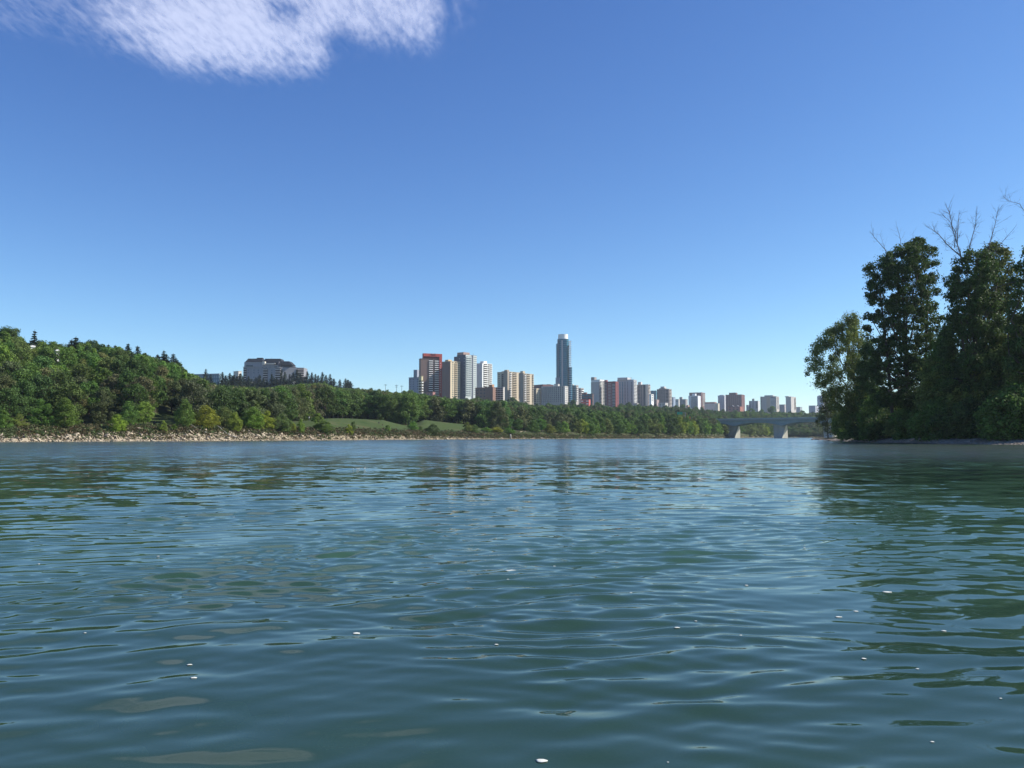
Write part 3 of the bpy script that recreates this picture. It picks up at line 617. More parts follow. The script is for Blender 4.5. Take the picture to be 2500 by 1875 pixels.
for (x, Y, z, h, ws, kind, tint) in rest:
    if x > 2075: continue
    i = random.randrange(len(PROTO[kind])); ins.append((key[(kind, i)], trs((T(x)*Y, Y, z), (0, 0, random.uniform(0, 6.28)), (h/10*ws, h/10*ws, h/10)))); c3 = COLS[tint]; k = random.uniform(.85, 1.15); tints.append([c*k for c in c3])
print('wood', len(wood), 'merged', len(ins))
tag(link('distant_wood', merge_instances('distant_wood', sp, ins, [M['leafstuff'], M['bark']], tints)), 'dense mixed wood covering the upper valley side below the towers', 'wood', kind='stuff')
# undergrowth on the bank
P, N, TI = [], [], []
for k in range(11000):
    x = rng.uniform(-80, 2060); wmin = float(np.interp(x, [0, 330, 480, 760, 1000, 1350], [5, 7.5, 8.5, 7.5, 6, 1.8])); s = wmin + abs(rng.normal(0, 3.2)) + (-1.5 if rng.random() < .3 else 0)
    if rng.random() < 0.12: s = rng.uniform(1.5, wmin)
    Y = float(interp(x, SHORE)) + s; z = float(ground(x, Y)); n = 7
    hh = rng.uniform(.25, .9)
    P.append(np.stack([T(x)*Y + rng.normal(0, .35, n), Y + rng.normal(0, .3, n), z + rng.uniform(0, hh, n)], 1)); nn = rng.normal(size=(n, 3)) + [0.1, -.2, .5]; N.append(nn / np.linalg.norm(nn, axis=1)[:, None])
    blot = math.sin(x*.045) + math.sin(x*.13 + s) 
    c = random.choice([(0.088,.085,.042),(0.075,.085,.035),(0.11,.078,.042)] if blot > -.1 else [(0.06,.095,.03),(0.085,.10,.035),(0.1,.085,.04)]) if x > 40 else (0.07,.09,.035)
    if x > 1180: c = random.choice([(0.06,.09,.03),(0.08,.1,.035),(.11,.08,.045)])
    TI.append(np.repeat([[*c, 1]], n*4, 0))
v, f = cards(np.concatenate(P), np.concatenate(N), .5); me = mesh_np('undergrowth', v, f, [M['leafstuff']]); at = me.attributes.new('tint', 'FLOAT_COLOR', 'POINT'); at.data.foreach_set('color', np.concatenate(TI).astype(np.float32).ravel())
tag(link('undergrowth', me), 'brownish green weeds and low scrub along the top of the rocky bank', 'undergrowth', kind='stuff')
# dirt path
for (pts, lb) in ((((192,1037,20),(205,1035,21),(225,1032.5,23),(244,1028.5,27),(256,1027,32)), 'pale dirt path between the dark wood and the bank'), (((1270,1049,14),(1278,1048,20),(1284,1046,30)), 'pale sandy clearing on the far shore')):
    b = MB(); prev = None
    for (x, y, s) in pts:
        Y = float(interp(x, SHORE)) + s; X = T(x)*Y; a = (X - .2, Y - 2.2, float(ground(x, Y - 2.2)) + .12); c = (X + .2, Y + 2.2, float(ground(x, Y + 2.2)) + .12)
        if prev: b.poly([prev[0], a, c, prev[1]])
        prev = (a, c)
    struct(b.build('dirt_path', cmat('pale_dirt', (0.42, .31, .22))), lb)

# ------------------------------------------------------------------ big trees on the right
def envpx(tab, Y, zb):   # (y, xc, hw px) -> metres rel. to base x of first
    return tab
def big_tree(name, label, xb, Y, env_px, nl, r0, per, size, tint, trunk_top, tr, droop=0, flat=.8, limbs=16, cat='tree', seed=1, bark='bark', bare=(), start=.3, group='large trees on the wooded point', cmul=1.0, stems=()):
    r = np.random.default_rng(seed); z0 = float(isl_ground(xb, Y)); X0 = T(xb)*Y; k = Y / F
    env = sorted([((YH - y)*k + CAMH - z0, (x - xb)*k, hw*k) for (y, x, hw) in env_px])
    lb = lobes_in(env, nl, r0, r); v, f = crown_np(lb, per, size, r, droop, flat, 0.95)
    root = link(name, None, None, (X0, Y, z0)); tag(root, label, cat, group)
    cr = link('crown', mesh_np('crown', v, f, [M['leaf']]), root); c3 = COLS[tint]; cr.color = (*[c*cmul for c in c3], 1)
    h = (YH - trunk_top)*k + CAMH - z0; xt = np.interp(h, [e[0] for e in env], [e[1] for e in env]); b = trunk_mb(h, tr, lb, r, limbs, xt / h, start)
    for (dx, dy, lean) in stems: 
        b.tube([(dx, dy, -.3), (dx + lean*h*.4, dy, h*.4), (dx + lean*h, dy, h*.85)], [tr*.8, tr*.6, tr*.25], 7)
    b.build('trunk', M[bark], root, True)
    for br in bare:      # bare dead limbs: px polylines with radius
        bb = MB(); pts = [((x - xb)*k, dy, (YH - y)*k + CAMH - z0) for (x, y, dy) in br['p']]; n = len(pts); rr = br['r'] * .85
        bb.tube(pts, [rr*(1 - .8*i/(n-1)) for i in range(n)], 6)
        for i in range(1, n):
            a0, a1 = np.array(pts[i-1]), np.array(pts[i])
            for _ in range(br.get('tw', 3) * 2):
                q = r.random(); s0 = a0 + (a1-a0)*q; d = (a1-a0)/np.linalg.norm(a1-a0)*r.uniform(.4,1) + r.normal(0, .55, 3); L = r.uniform(.5, 1.5)*br.get('tl', 1); e1 = s0 + d*L*.5 + r.normal(0,.06,3); e2 = e1 + d*L*.5 + np.array([0,0,.12])+r.normal(0,.1,3); r1 = rr*.22
                bb.tube([s0, e1, e2], [r1, r1*.7, r1*.35], 4)
                for _ in range(2):
                    d2 = d + r.normal(0,.6,3); bb.tube([e1, e1 + d2*L*.35], [r1*.5, r1*.3], 3)
        bb.build('bare_branch', M['deadwood'], root)
    return root
big_tree('cottonwood_tree', 'tallest dense dark cottonwood with bare twigs on top, left of the half dead tree', 2222, 147,
  [(578,2262,14),(600,2250,48),(625,2215,84),(655,2212,96),(690,2212,92),(725,2212,88),(755,2210,94),(790,2215,98),(830,2218,100),(870,2215,104),(910,2215,104),(950,2218,96),(985,2220,80)], 780, .72, 88, .34, 'dark green', 640, .42, seed=3, limbs=26, flat=.75, cmul=.85, stems=((2.6, .5, .05), (-2.4,.6,-.06)),
  bare=({'p':((2200,640,0),(2172,600,.3),(2150,572,.5),(2147,562,.6)),'r':.07,'tw':4},{'p':((2215,630,0),(2212,580,0),(2205,548,0)),'r':.06,'tw':3},{'p':((2180,640,0),(2175,600,.4),(2165,565,.5)),'r':.05,'tw':4},{'p':((2235,620,0),(2245,590,.4),(2246,563,.5)),'r':.04,'tw':3}))
big_tree('birch_tree', 'paler drooping tree leaning out over the water at the left end of the point', 2105, 178,
  [(766,2088,20),(790,2076,42),(820,2062,66),(850,2052,72),(880,2052,84),(910,2060,92),(940,2066,72),(970,2072,60),(1000,2078,50),(1030,2084,42)], 380, .85, 95, .33, 'olive green', 800, .3, droop=1.1, seed=5, limbs=20, flat=.9, cmul=1.1)
big_tree('half_dead_tree', 'tall half dead tree with long bare branches rising above its leaves', 2378, 127,
  [(610,2400,30),(640,2390,60),(690,2385,72),(740,2385,70),(790,2385,75),(840,2385,80),(890,2385,85),(950,2385,85)], 390, .72, 88, .34, 'dark green', 610, .36, seed=8, limbs=22, cmul=.9,
  bare=({'p':((2372,640,0),(2352,590,.2),(2340,540,.4),(2320,515,.6),(2300,556,.8)),'r':.001,'tw':0},{'p':((2366,650,0),(2358,610,0),(2345,560,.2),(2336,500,.2)),'r':.13,'tw':7,'tl':1.2},{'p':((2358,620,0),(2330,590,.4),(2312,565,.5),(2297,553,.6)),'r':.10,'tw':6,'tl':1.1},{'p':((2352,590,0),(2358,545,.3),(2362,510,.3)),'r':.08,'tw':5},{'p':((2370,640,0),(2390,580,.3),(2404,540,.5),(2405,520,.5)),'r':.09,'tw':6,'tl':1.1},{'p':((2345,600,0),(2352,560,.3),(2338,530,.5),(2322,515,.5)),'r':.07,'tw':5},{'p':((2420,650,0),(2435,590,.3),(2452,540,.5),(2460,505,.5)),'r':.09,'tw':7,'tl':1.1},{'p':((2425,640,0),(2462,590,.3),(2490,560,.5)),'r':.06,'tw':6},{'p':((2378,700,0),(2345,680,.3),(2312,676,.5)),'r':.05,'tw':4}))
big_tree('poplar_tree', 'leafy tree behind the half dead tree, with thin branches near the right edge', 2440, 134,
  [(590,2448,24),(640,2446,50),(700,2440,62),(760,2440,70),(820,2440,80),(880,2440,80),(940,2440,80)], 330, .75, 85, .36, 'olive green', 600, .34, seed=9, limbs=18, cmul=.7)
big_tree('edge_tree', 'tree at the right edge of the photo with one bare branch reaching up and left', 2530, 120,
  [(600,2540,25),(650,2535,50),(700,2535,60),(800,2530,65),(900,2530,80)], 190, .75, 88, .34, 'dark green', 560, .36, seed=12, limbs=16,
  bare=({'p':((2540,540,0),(2510,490,0),(2480,482,0),(2470,470,0)),'r':.05,'tw':6},{'p':((2520,680,0),(2470,690,.2),(2430,706,.3)),'r':.08,'tw':6}))
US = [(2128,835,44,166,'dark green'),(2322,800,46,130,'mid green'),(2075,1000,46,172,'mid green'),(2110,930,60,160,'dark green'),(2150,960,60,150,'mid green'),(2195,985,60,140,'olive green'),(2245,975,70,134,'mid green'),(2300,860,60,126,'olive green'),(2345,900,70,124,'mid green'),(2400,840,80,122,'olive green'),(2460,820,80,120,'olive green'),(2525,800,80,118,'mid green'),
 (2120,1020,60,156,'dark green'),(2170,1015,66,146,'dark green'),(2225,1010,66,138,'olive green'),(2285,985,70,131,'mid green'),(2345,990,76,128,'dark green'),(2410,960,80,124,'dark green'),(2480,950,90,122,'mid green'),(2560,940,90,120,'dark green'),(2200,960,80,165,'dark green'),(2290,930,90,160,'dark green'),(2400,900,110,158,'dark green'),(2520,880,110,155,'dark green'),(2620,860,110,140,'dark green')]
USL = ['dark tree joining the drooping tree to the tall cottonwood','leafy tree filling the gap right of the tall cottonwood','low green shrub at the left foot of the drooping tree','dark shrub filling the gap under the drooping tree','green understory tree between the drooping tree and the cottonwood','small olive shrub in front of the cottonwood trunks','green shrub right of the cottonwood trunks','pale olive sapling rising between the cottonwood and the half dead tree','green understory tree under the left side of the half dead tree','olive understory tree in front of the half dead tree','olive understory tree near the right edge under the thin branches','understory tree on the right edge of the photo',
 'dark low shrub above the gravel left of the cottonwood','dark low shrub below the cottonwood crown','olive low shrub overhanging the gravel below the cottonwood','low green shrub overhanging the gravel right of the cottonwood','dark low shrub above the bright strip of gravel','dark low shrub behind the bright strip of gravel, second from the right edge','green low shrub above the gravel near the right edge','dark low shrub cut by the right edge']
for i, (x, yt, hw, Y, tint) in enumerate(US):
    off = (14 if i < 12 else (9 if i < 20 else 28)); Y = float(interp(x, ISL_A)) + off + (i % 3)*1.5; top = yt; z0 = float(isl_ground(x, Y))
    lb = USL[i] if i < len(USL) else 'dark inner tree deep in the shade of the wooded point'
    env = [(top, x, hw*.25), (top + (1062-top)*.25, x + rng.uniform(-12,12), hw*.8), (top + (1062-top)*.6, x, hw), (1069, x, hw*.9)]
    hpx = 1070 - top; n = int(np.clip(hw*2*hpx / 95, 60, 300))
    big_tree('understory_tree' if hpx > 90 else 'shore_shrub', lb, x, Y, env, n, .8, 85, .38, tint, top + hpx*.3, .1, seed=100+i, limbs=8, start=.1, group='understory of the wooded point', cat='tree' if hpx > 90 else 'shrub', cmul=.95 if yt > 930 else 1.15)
# small tree on the tip
big_tree('tip_tree', 'small greyish tree alone on the tip of the point in front of the bridge', 2022, 238, [(962,2022,10),(980,2020,22),(1005,2016,30),(1030,2020,32),(1055,2030,26)], 60, .9, 120, .32, 'grey green', 985, .16, seed=31, limbs=10, cmul=.9)
big_tree('tip_shrub', 'low green shrub on the tip of the point right of the small greyish tree', 2052, 222, [(1008,2048,12),(1030,2052,26),(1062,2056,28)], 40, .9, 120, .32, 'olive green', 1030, .1, seed=32, limbs=6, cmul=.8, cat='shrub')

# ------------------------------------------------------------------ buildings
class Bld:
    def __init__(s, name, label, cat, xL, xC, xR, yt, Y, a, mat, z0=22.0, depth=16, group=None):
        s.Y = Y; s.k = Y / F; s.a = R(a); P = P3(xC, yt, Y); ca, sa = math.cos(s.a), math.sin(s.a); tR, tL = T(xR), T(xL)
        s.WR = (tR*P.y - P.x) / (ca - tR*sa) if xR > xC else depth
        s.WL = (P.x - tL*P.y) / (sa + tL*ca) if xL < xC else depth
        s.H = P.z - z0; s.z0 = z0; s.P = P; s.xC, s.yt = xC, yt
        s.root = link(name, None, None, (P.x, P.y, z0)); s.root.rotation_euler = (0, 0, s.a); tag(s.root, label, cat, group)
        s.items = {}
        s.mat = mat; MB().box(0, s.WR, 0, s.WL, 0, s.H).build('wall', mat, s.root)
        MB().box(-.25, s.WR+.25, -.25, s.WL+.25, s.H + .02, s.H+.5).build('parapet', mat, s.root)
    def uR(s, x): t = T(x); return ((t*s.P.y - s.P.x) / (math.cos(s.a) - t*math.sin(s.a)))          # metres along the right face
    def uL(s, x): t = T(x); return ((s.P.x - t*s.P.y) / (math.sin(s.a) + t*math.cos(s.a)))
    def zy(s, y): return CAMH + (YH - y)*s.k - s.z0
    def fb(s, face, u0, u1, z0, z1, d=.06, inn=.0):
        if face == 'R': return (u0, u1, -d, -inn, z0, z1)
        return (-d, -inn, u0, u1, z0, z1)
    def item(s, name, face, u0, u1, z0, z1, mat, d=.06, inn=0.0):
        s.items.setdefault((name, mat.name), []).append((s.fb(face, u0, u1, z0, z1, d, inn), mat))
    def one(s, name, face, u0, u1, z0, z1, mat, d=.2, inn=0.0): return MB().box(*s.fb(face, u0, u1, z0, z1, d, inn)).build(name, mat, s.root)
    def rows(s, face, specs, n, fh, top=1.2, wh=1.5):
        """specs: (kind, f0, f1) fractions left->right as seen; kind w(indow) b(alcony) g(lass balcony)"""
        W = s.WR if face == 'R' else s.WL
        for i in range(n):
            zt = s.H - top - i*fh
            for (k, f0, f1, *m) in specs:
                u0, u1 = (f0*W, f1*W) if face == 'R' else ((1-f1)*W, (1-f0)*W)
                if k == 'w': s.item('window', face, u0, u1, zt - wh, zt, m[0] if m else M['glass'])
                else:
                    pm = m[0] if m else s.mat
                    s.item('window', face, u0, u1, zt - fh*.52, zt + .1, m[1] if len(m) > 1 else M['dark_and_shade'], .03)  # default dark strip paints the shaded gap above the balcony parapet
                    s.item('balcony', face, u0 - .15, u1 + .15, zt - fh + .25, zt - fh*.52 - .02, pm, 1.0, .04)
    def pent(s, x0, x1, yt, mat, dep=.6, name='roof_block', off=.3):
        """roof block spanning image x0..x1, placed over the body"""
        c = s.k; t0, t1 = T(x0)*s.P.y - s.P.x, T(x1)*s.P.y - s.P.x; ca, sa = math.cos(s.a), math.sin(s.a)
        wpx = t1 - t0; cx = (t0+t1)/2; cy = (s.WR*sa + s.WL*ca)*.45; lx, ly = cx*ca + cy*sa, -cx*sa + cy*ca; e = wpx / (ca + sa) / 2
        lx = min(max(lx, e*.7), s.WR - e*.7) if s.WR > e*1.4 else lx; ly = min(max(ly, e*.7), s.WL - e*.7) if s.WL > e*1.4 else ly
        return MB().box(lx-e, lx+e, ly-e, ly+e, s.H + .04, max(s.zy(yt), s.H + .6)).build(name, mat, s.root)
    def finish(s):
        cache = {}
        for (name, mn), L in s.items.items():
            L.sort(key=lambda b: -b[0][4]); 
            for (b, mat) in L[:100]:
                d = (round(b[1]-b[0], 3), round(b[3]-b[2], 3), round(b[5]-b[4], 3), mn)
                if d not in cache: cache[d] = MB().box(0, d[0], 0, d[1], 0, d[2]).mesh(name, mat)
                link(name, cache[d], s.root, (b[0], b[2], b[4]))
            if len(L) > 100:
                m = MB(); [m.box(*b) for (b, _) in L[100:]]; o = m.build(name, L[0][1], s.root); o['kind'] = 'stuff'
        return s
def C(*c): return cmat('facade_paint', c)
brown, beige, slate, palegr = C(.17,.115,.10), C(.60,.50,.34), C(.085,.10,.13), C(.46,.50,.48)
tan, tan_shade, grey, white = C(.50,.43,.32), C(.33,.28,.22), C(.34,.34,.35), C(.78,.77,.73)
red, dred = C(.42,.075,.055), C(.20,.045,.04)
# 1 grey low-rise left of the red framed tower
b = Bld('apartment_tower', 'blue grey block with stepped top just left of the red framed tower', 'tower', 997, 1031, 1036, 921, 1210, 62, C(.30,.33,.40))
b.rows('L', [('w',.08,.14),('w',.3,.36),('w',.62,.68)], 5, 3.4, 2.0, 1.3); b.pent(1007, 1021, 902, C(.26,.28,.33)); b.finish()
for (xx, yy) in ((1002, 914), (1013, 914)): MB().tube([(b.WR*.3, b.uL(xx), b.H), (b.WR*.3, b.uL(xx), b.zy(yy))], [.15,.08], 5).build('antenna', M['metal'], b.root)
# 2 slim striped block
b = Bld('slim_block', 'slim cream topped block in front of the left corner of the red framed tower', 'block', 1021, 1028, 1032, 919, 1090, 45, C(.52,.46,.28))
b.rows('R', [('b',.1,.9,white)], 8, 3.4, 5); b.rows('L', [('b',.15,.85,C(.5,.47,.4))], 8, 3.4, 5); b.finish()
# 3 red framed tower
b = Bld('red_framed_tower', 'brown brick tower under a big red frame with rows of white balconies', 'tower', 1022, 1026, 1071, 875.5, 1130, 24, brown, depth=16)
nfl = 17
b.rows('R', [('b',.45,.655,white),('b',.77,.995,white)], nfl, 2.83, .3); b.rows('R', [('w',.70,.74)], nfl, 2.83, 1.0, 1.2)
W, H = b.WR, b.H; zt = b.zy(862); zi = b.zy(869)
MB().box(W + .02, W + 3.8, -1.4, b.WL, 0, zt).build('frame_column', red, b.root)
MB().box(b.uR(1032), W, -1.4, b.WL*.5, zi, zt).build('frame_beam', red, b.root)
MB().box(b.uR(1032), b.uR(1034), .3, b.WL*.5, H + .52, zi - .02).build('frame_post', red, b.root)
MB().box(b.uR(1034)+.1, W - .1, 2.0, b.WL*.5 - .3, H + .52, zi - .02).build('roof_block', dred, b.root)
# faint illegible script mounted on the beam
b0 = b.uR(1047); m = MB(); zc = b.zy(864.5)
for (dx, dz, ex, ez) in ((0,-1.2,2.2,.6),(2.2,.6,2.6,1.6),(2.6,1.6,2.8,-1.0),(3.6,-.9,4.4,.7),(4.4,.7,4.6,-.8),(5.2,-.8,5.9,.4),(5.9,.4,6.3,-.8),(6.9,-.9,7.6,1.9),(7.6,1.9,7.7,-.8)):
    m.tube([(b0+dx, -1.6, zc+dz), (b0+ex, -1.6, zc+ez)], [.22,.22], 5)
m.build('sign_lettering', M['dark_and_shade'], b.root); 
for i in range(13): b.item('window', 'R', W + 1.5, W + 2.1, H - 6 - i*3.2, H - 4.6 - i*3.2, white, 1.45, 1.41)
b.finish()
# 4 brown and cream tower
b = Bld('cream_tower', 'tower with brown side wall and cream balcony side between red framed and slate towers', 'tower', 1078.5, 1099, 1123, 882, 1110, 47, beige)
b.one('brick_wall', 'L', 0.02, b.WL + .02, 0, b.H + .1, C(.20,.135,.115), .12, .01)
b.rows('R', [('w',.17,.30),('b',.42,.68,beige),('w',.80,.93)], 17, 2.75, .8, 1.3); b.rows('L', [('w',.80,.90)], 9, 5.5, 4, 1.4); b.rows('L', [('w',.3,.34),('w',.5,.54)], 9, 5.5, 2, .6)
b.pent(1084, 1101, 876.5, C(.5,.38,.22)); b.finish()
# 5 dark grey tower
b = Bld('slate_tower', 'tallest slate grey tower with pale green grey balcony side and pinkish roof house', 'tower', 1115, 1136, 1163, 866, 1120, 48, slate, depth=18)
b.one('pale_facade', 'R', 0, b.uR(1150), 0, b.H + .1, palegr, .3); b.one('pale_facade', 'R', b.uR(1154.5), b.WR, 0, b.H + .1, palegr, .3)
f0, f1 = b.uR(1150)/b.WR, b.uR(1154.5)/b.WR
for i in range(19):
    zt = b.H - 1.6 - i*2.72
    for (u0, u1) in ((.8, b.uR(1143)), (b.uR(1144), b.uR(1149.5)), (b.uR(1155.5), b.uR(1159)), (b.uR(1159.6), b.uR(1162.5))):
        b.item('window', 'R', u0, u1, zt - .95, zt, C(.16,.2,.22), .34, .3)
    b.item('balcony', 'R', .2, b.uR(1149.8), zt - 2.2, zt - 1.25, palegr, 1.3, .3)
b.rows('L', [('w',.25,.33,palegr),('w',.82,.9,palegr)], 12, 4.2, 4, .8)
wing = MB().box(4, b.WR*.8, b.WL + .02, b.WL + (b.uL(1101) - b.uL(1115))*.9, 0, b.H - .6).build('rear_wing', slate, b.root)
b.pent(1114, 1145, 858.5, C(.34,.23,.19)); MB().tube([(b.WR*.8, 2, b.H), (b.WR*.8, 2, b.H + 3.5)], [.25,.12], 5).build('antenna', M['metal'], b.root); b.finish()
# 6 white tower
b = Bld('white_tower', 'bright white tower with dark balcony gaps right of the slate grey tower', 'tower', 1162, 1177, 1201, 887, 1150, 50, white)
b.rows('R', [('b',.14,.5,white),('b',.56,.98,white)], 17, 2.72, .6); b.pent(1171, 1188, 880.5, white); b.finish()
# 7 brown brick
b = Bld('brick_building', 'low brown brick building in front of the white tower', 'building', 1160, 1203, 1210, 946, 1050, 60, C(.22,.13,.10))
b.rows('L', [('w',.1,.16),('w',.3,.36),('w',.5,.56)], 3, 4, 2); b.pent(1195, 1208, 938, C(.40,.22,.13)); b.finish()
# 8 low striped
b = Bld('low_apartments', 'low block with a grid of pale balconies at the foot of the tan twin slabs', 'building', 1207, 1229, 1232, 946, 1060, 66, C(.50,.46,.42))
b.rows('L', [('b',.04,.32,C(.5,.48,.45)),('b',.36,.64,C(.5,.48,.45)),('b',.68,.96,C(.5,.48,.45))], 7, 2.5, .3); b.finish()
# 9 tan twins
b = Bld('tan_slab', 'left of the two joined tan apartment slabs, with two roof houses', 'tower', 1214, 1242, 1271, 907.5, 1350, 50, tan)
b.one('side_wall', 'L', 0.02, b.uL(1232), 0, b.H + 1.4, tan_shade, 3.0, .01); b.rows('L', [('b',.38,.60,C(.25,.22,.19)),('w',.1,.2)], 13, 3.0, 3)  # side wall and its balconies: shade put into a darker tan
b.rows('R', [('b',.05,.22,C(.62,.63,.62)),('b',.32,.66,tan),('b',.86,.98,tan)], 15, 2.8, .6); b.pent(1231, 1243, 901, C(.30,.24,.18)); b.pent(1224, 1231, 904.5, tan_shade); b.finish()
b = Bld('tan_slab', 'right of the two joined tan apartment slabs, with one pale roof house', 'tower', 1268, 1279, 1303, 912, 1330, 50, tan)
b.one('side_wall', 'L', 0.02, b.WL - .1, 0, b.H + .8, tan_shade, .3, .01)  # shaded side painted with the darker copy of the tan
b.rows('R', [('b',.04,.2,C(.62,.63,.62)),('b',.27,.6,tan),('b',.85,.99,tan)], 16, 2.8, .6); b.pent(1267, 1279, 905, C(.45,.38,.28)); b.finish()
# 10.. low ones
b = Bld('brown_block', 'low dark red brown roofed block behind the tan slabs and the ribbed building', 'building', 1303, 1325, 1352, 939, 1500, 35, C(.17,.08,.075)); b.pent(1335, 1347, 937, C(.14,.07,.065)); b.finish()
b = Bld('cream_block', 'small cream block between the right tan slab and the ribbed grey building', 'building', 1303, 1310, 1321, 949, 1290, 48, C(.62,.54,.38)); b.rows('R', [('w',.15,.4),('w',.6,.85)], 8, 2.9, 1.2); b.rows('L', [('b',.1,.9,C(.4,.33,.25))], 8, 2.9, 1.2); b.finish()
b = Bld('ribbed_building', 'long grey beige ribbed building at the foot of the blue glass tower', 'building', 1322, 1379, 1387.5, 943, 1280, 66, C(.42,.40,.37))
for i in range(12):
    u = b.WL*(i+.5)/12; b.one('rib', 'L', u - .45, u + .45, 0, b.H + .1, C(.48,.46,.42), .9)
b.rows('L', [('w',(i+.32)/12 + .03,(i+.68)/12 + .03) for i in range(11)], 8, 2.9, 1.4, 1.4); b.rows('R', [('w',.2,.35),('w',.45,.6),('w',.7,.85)], 9, 2.8, 1.2, .9)
b.one('white_pier', 'R', 0, .9, 0, b.H + .2, white, .5); b.pent(1354, 1368, 936.5, C(.42,.40,.37)); b.finish()
# blue glass tower
def pearl():
    Y = 1384.0; k = Y/F; c = P3(1375.5, 900, Y + 12); z0 = 22.0; X = lambda x: (T(x)*Y - T(1375.5)*Y)
    root = link('glass_tower', None, None, (c.x, c.y, z0)); tag(root, 'tall slender blue glass tower with a round white drum on top', 'tower')
    def plan(hx, hy, n=32, p=3.2, cx=0.0, cy=0.0):
        o = []
        for i in range(n):
            t = 2*math.pi*i/n; cc, ss_ = math.cos(t), math.sin(t); o.append((cx + hx*abs(cc)**(2/p)*(1 if cc >= 0 else -1), cy + hy*abs(ss_)**(2/p)*(1 if ss_ >= 0 else -1)))
        return o
    zt = CAMH + (YH - 826)*k - z0; hx = 14*k; MB().prism(plan(hx, 11), 0, zt).build('glass_wall', M['bluegl'], root)
    fh = 3.05; slabm = C(.16,.28,.34); z = zt - .5; i = 0
    me = MB().prism(plan(hx + .3, 11.3), 0, .45).mesh('floor_slab', slabm); cnt = 0
    while z > 25:
        link('floor_slab', me, root, (0, 0, z)); z -= fh; cnt += 1
    MB().box(X(1370.5), X(1374), -11.9, -10.4, 0, zt - 2.5).build('pilaster', C(.40,.39,.40), root)
    MB().box(X(1361.2), X(1363), -10.6, -8, 0, zt - 1).build('pilaster', C(.22,.26,.30), root)
    MB().prism(plan(1.6, 5, cx=X(1360.6)), 0, CAMH + (YH - 837)*k - z0).build('side_bay', M['bluegl'], root)
    MB().box(X(1357), X(1366), -10, 6, 0, CAMH + (YH - 921)*k - z0).build('podium_bay', C(.25,.3,.36), root)
    MB().prism(plan(4.0, 8, cx=X(1391.5)), 0, CAMH + (YH - 896)*k - z0).build('side_bay', M['bluegl'], root)
    wm = C(.72,.74,.75); z = zt - 4.0; bm_ = MB().box(0, X(1395) - X(1384), -7.5, 3, 0, .9).mesh('balcony', wm); i = 0
    bm2 = MB().box(0, X(1397) - X(1386), -8.5, 2, 0, .9).mesh('balcony', wm); bk = MB().box(-1.2, 1.5, -11.8, -6, 0, 1.1).mesh('balcony', M['dark_and_shade'])
    while z > 28:
        low = z < CAMH + (YH - 896)*k - z0
        link('balcony', bm2 if low else bm_, root, (X(1386) if low else X(1384), 0, z)); 
        if i % 1 == 0 and i > 2: link('balcony', bk, root, (X(1387), 0, z + .4))
        z -= fh; i += 1
    MB().prism([(hx*.86*math.cos(2*math.pi*i/40), 9.2*math.sin(2*math.pi*i/40)) for i in range(40)], zt + .02, CAMH + (YH - 814)*k - z0).build('drum', white, root)
    MB().prism(plan(hx*.97, 10.6), zt - 2.4, zt - .45).build('top_band', C(.22,.24,.20), root)
pearl()
# small ones right of it
b = Bld('stone_block', 'small grey block with blue glass just right of the glass tower', 'building', 1395, 1407, 1413, 941, 1400, 50, C(.42,.38,.35)); b.rows('L', [('w',.3,.5),('w',.6,.9,M['bluegl'])], 8, 3, 1.5); b.rows('R', [('b',.1,.5,white),('w',.6,.9)], 8, 3, 1.5); b.pent(1396, 1402, 938, C(.62,.5,.42)); b.finish()
b = Bld('white_block', 'small stepped white block second to the right of the glass tower', 'building', 1413, 1419, 1426, 948, 1420, 50, C(.5,.45,.42)); b.rows('R', [('b',.1,.9,white)], 6, 3.4, 1.0); b.rows('L', [('w',.2,.8,M['dark_and_shade'])], 5, 3.4, 1.0); b.finish()
b = Bld('terraced_condo', 'low dark terraced condo with glass corners in front of the white and grey tower', 'building', 1421, 1447, 1450, 962, 1380, 62, C(.10,.07,.065)); b.rows('L', [('w',.05,.25,M['bluegl']),('w',.35,.6,M['bluegl']),('w',.7,.95,M['bluegl'])], 4, 4, .8, 1.8); b.pent(1424, 1434, 957.5, C(.17,.07,.06)); b.finish()
b = Bld('red_house', 'low bright red and white house among the trees below the terraced condo', 'house', 1418, 1438, 1442, 976, 1300, 60, C(.48,.12,.10)); b.rows('L', [('w',.05,.3,white),('w',.4,.6,M['glass']),('w',.7,.95,white)], 2, 4.2, 1.2, 1.6); b.finish()
# 15
b = Bld('pale_tower', 'narrow grey tower with white top band, left of the dark red tower', 'tower', 1444, 1465, 1478, 927, 1680, 50, C(.40,.38,.37))
b.one('white_band', 'L', 0, b.WL, b.H - 4.2, b.H + .1, white, .4); b.one('white_band', 'R', 0, b.WR, b.H - 2, b.H + .1, white, .4)
b.rows('R', [('b',.05,.38,C(.72,.76,.7)),('b',.62,.95,C(.72,.76,.7))], 17, 2.8, 2.2); b.rows('L', [('b',.92,.99,C(.4,.38,.37)),('b',.0,.05,C(.4,.38,.37))], 17, 2.8, 4.5); b.pent(1445, 1459, 920, C(.28,.25,.24)); b.finish()
# 16
b = Bld('dark_red_tower', 'dark red brick tower with small white windows', 'tower', 1476, 1504, 1511, 931.5, 1660, 60, dred)
b.rows('L', [('w',.38,.46,white),('w',.55,.6,white)], 18, 2.9, 3.5, .9); b.rows('L', [('b',.02,.2,C(.35,.2,.2)),('b',.72,.95,C(.45,.38,.38))], 18, 2.9, 3); b.rows('R', [('w',.3,.7,M['dark_and_shade'])], 16, 2.9, 3)
b.pent(1477, 1486, 927, C(.30,.07,.055)); b.pent(1499, 1506, 930, C(.45,.2,.15)); b.finish()
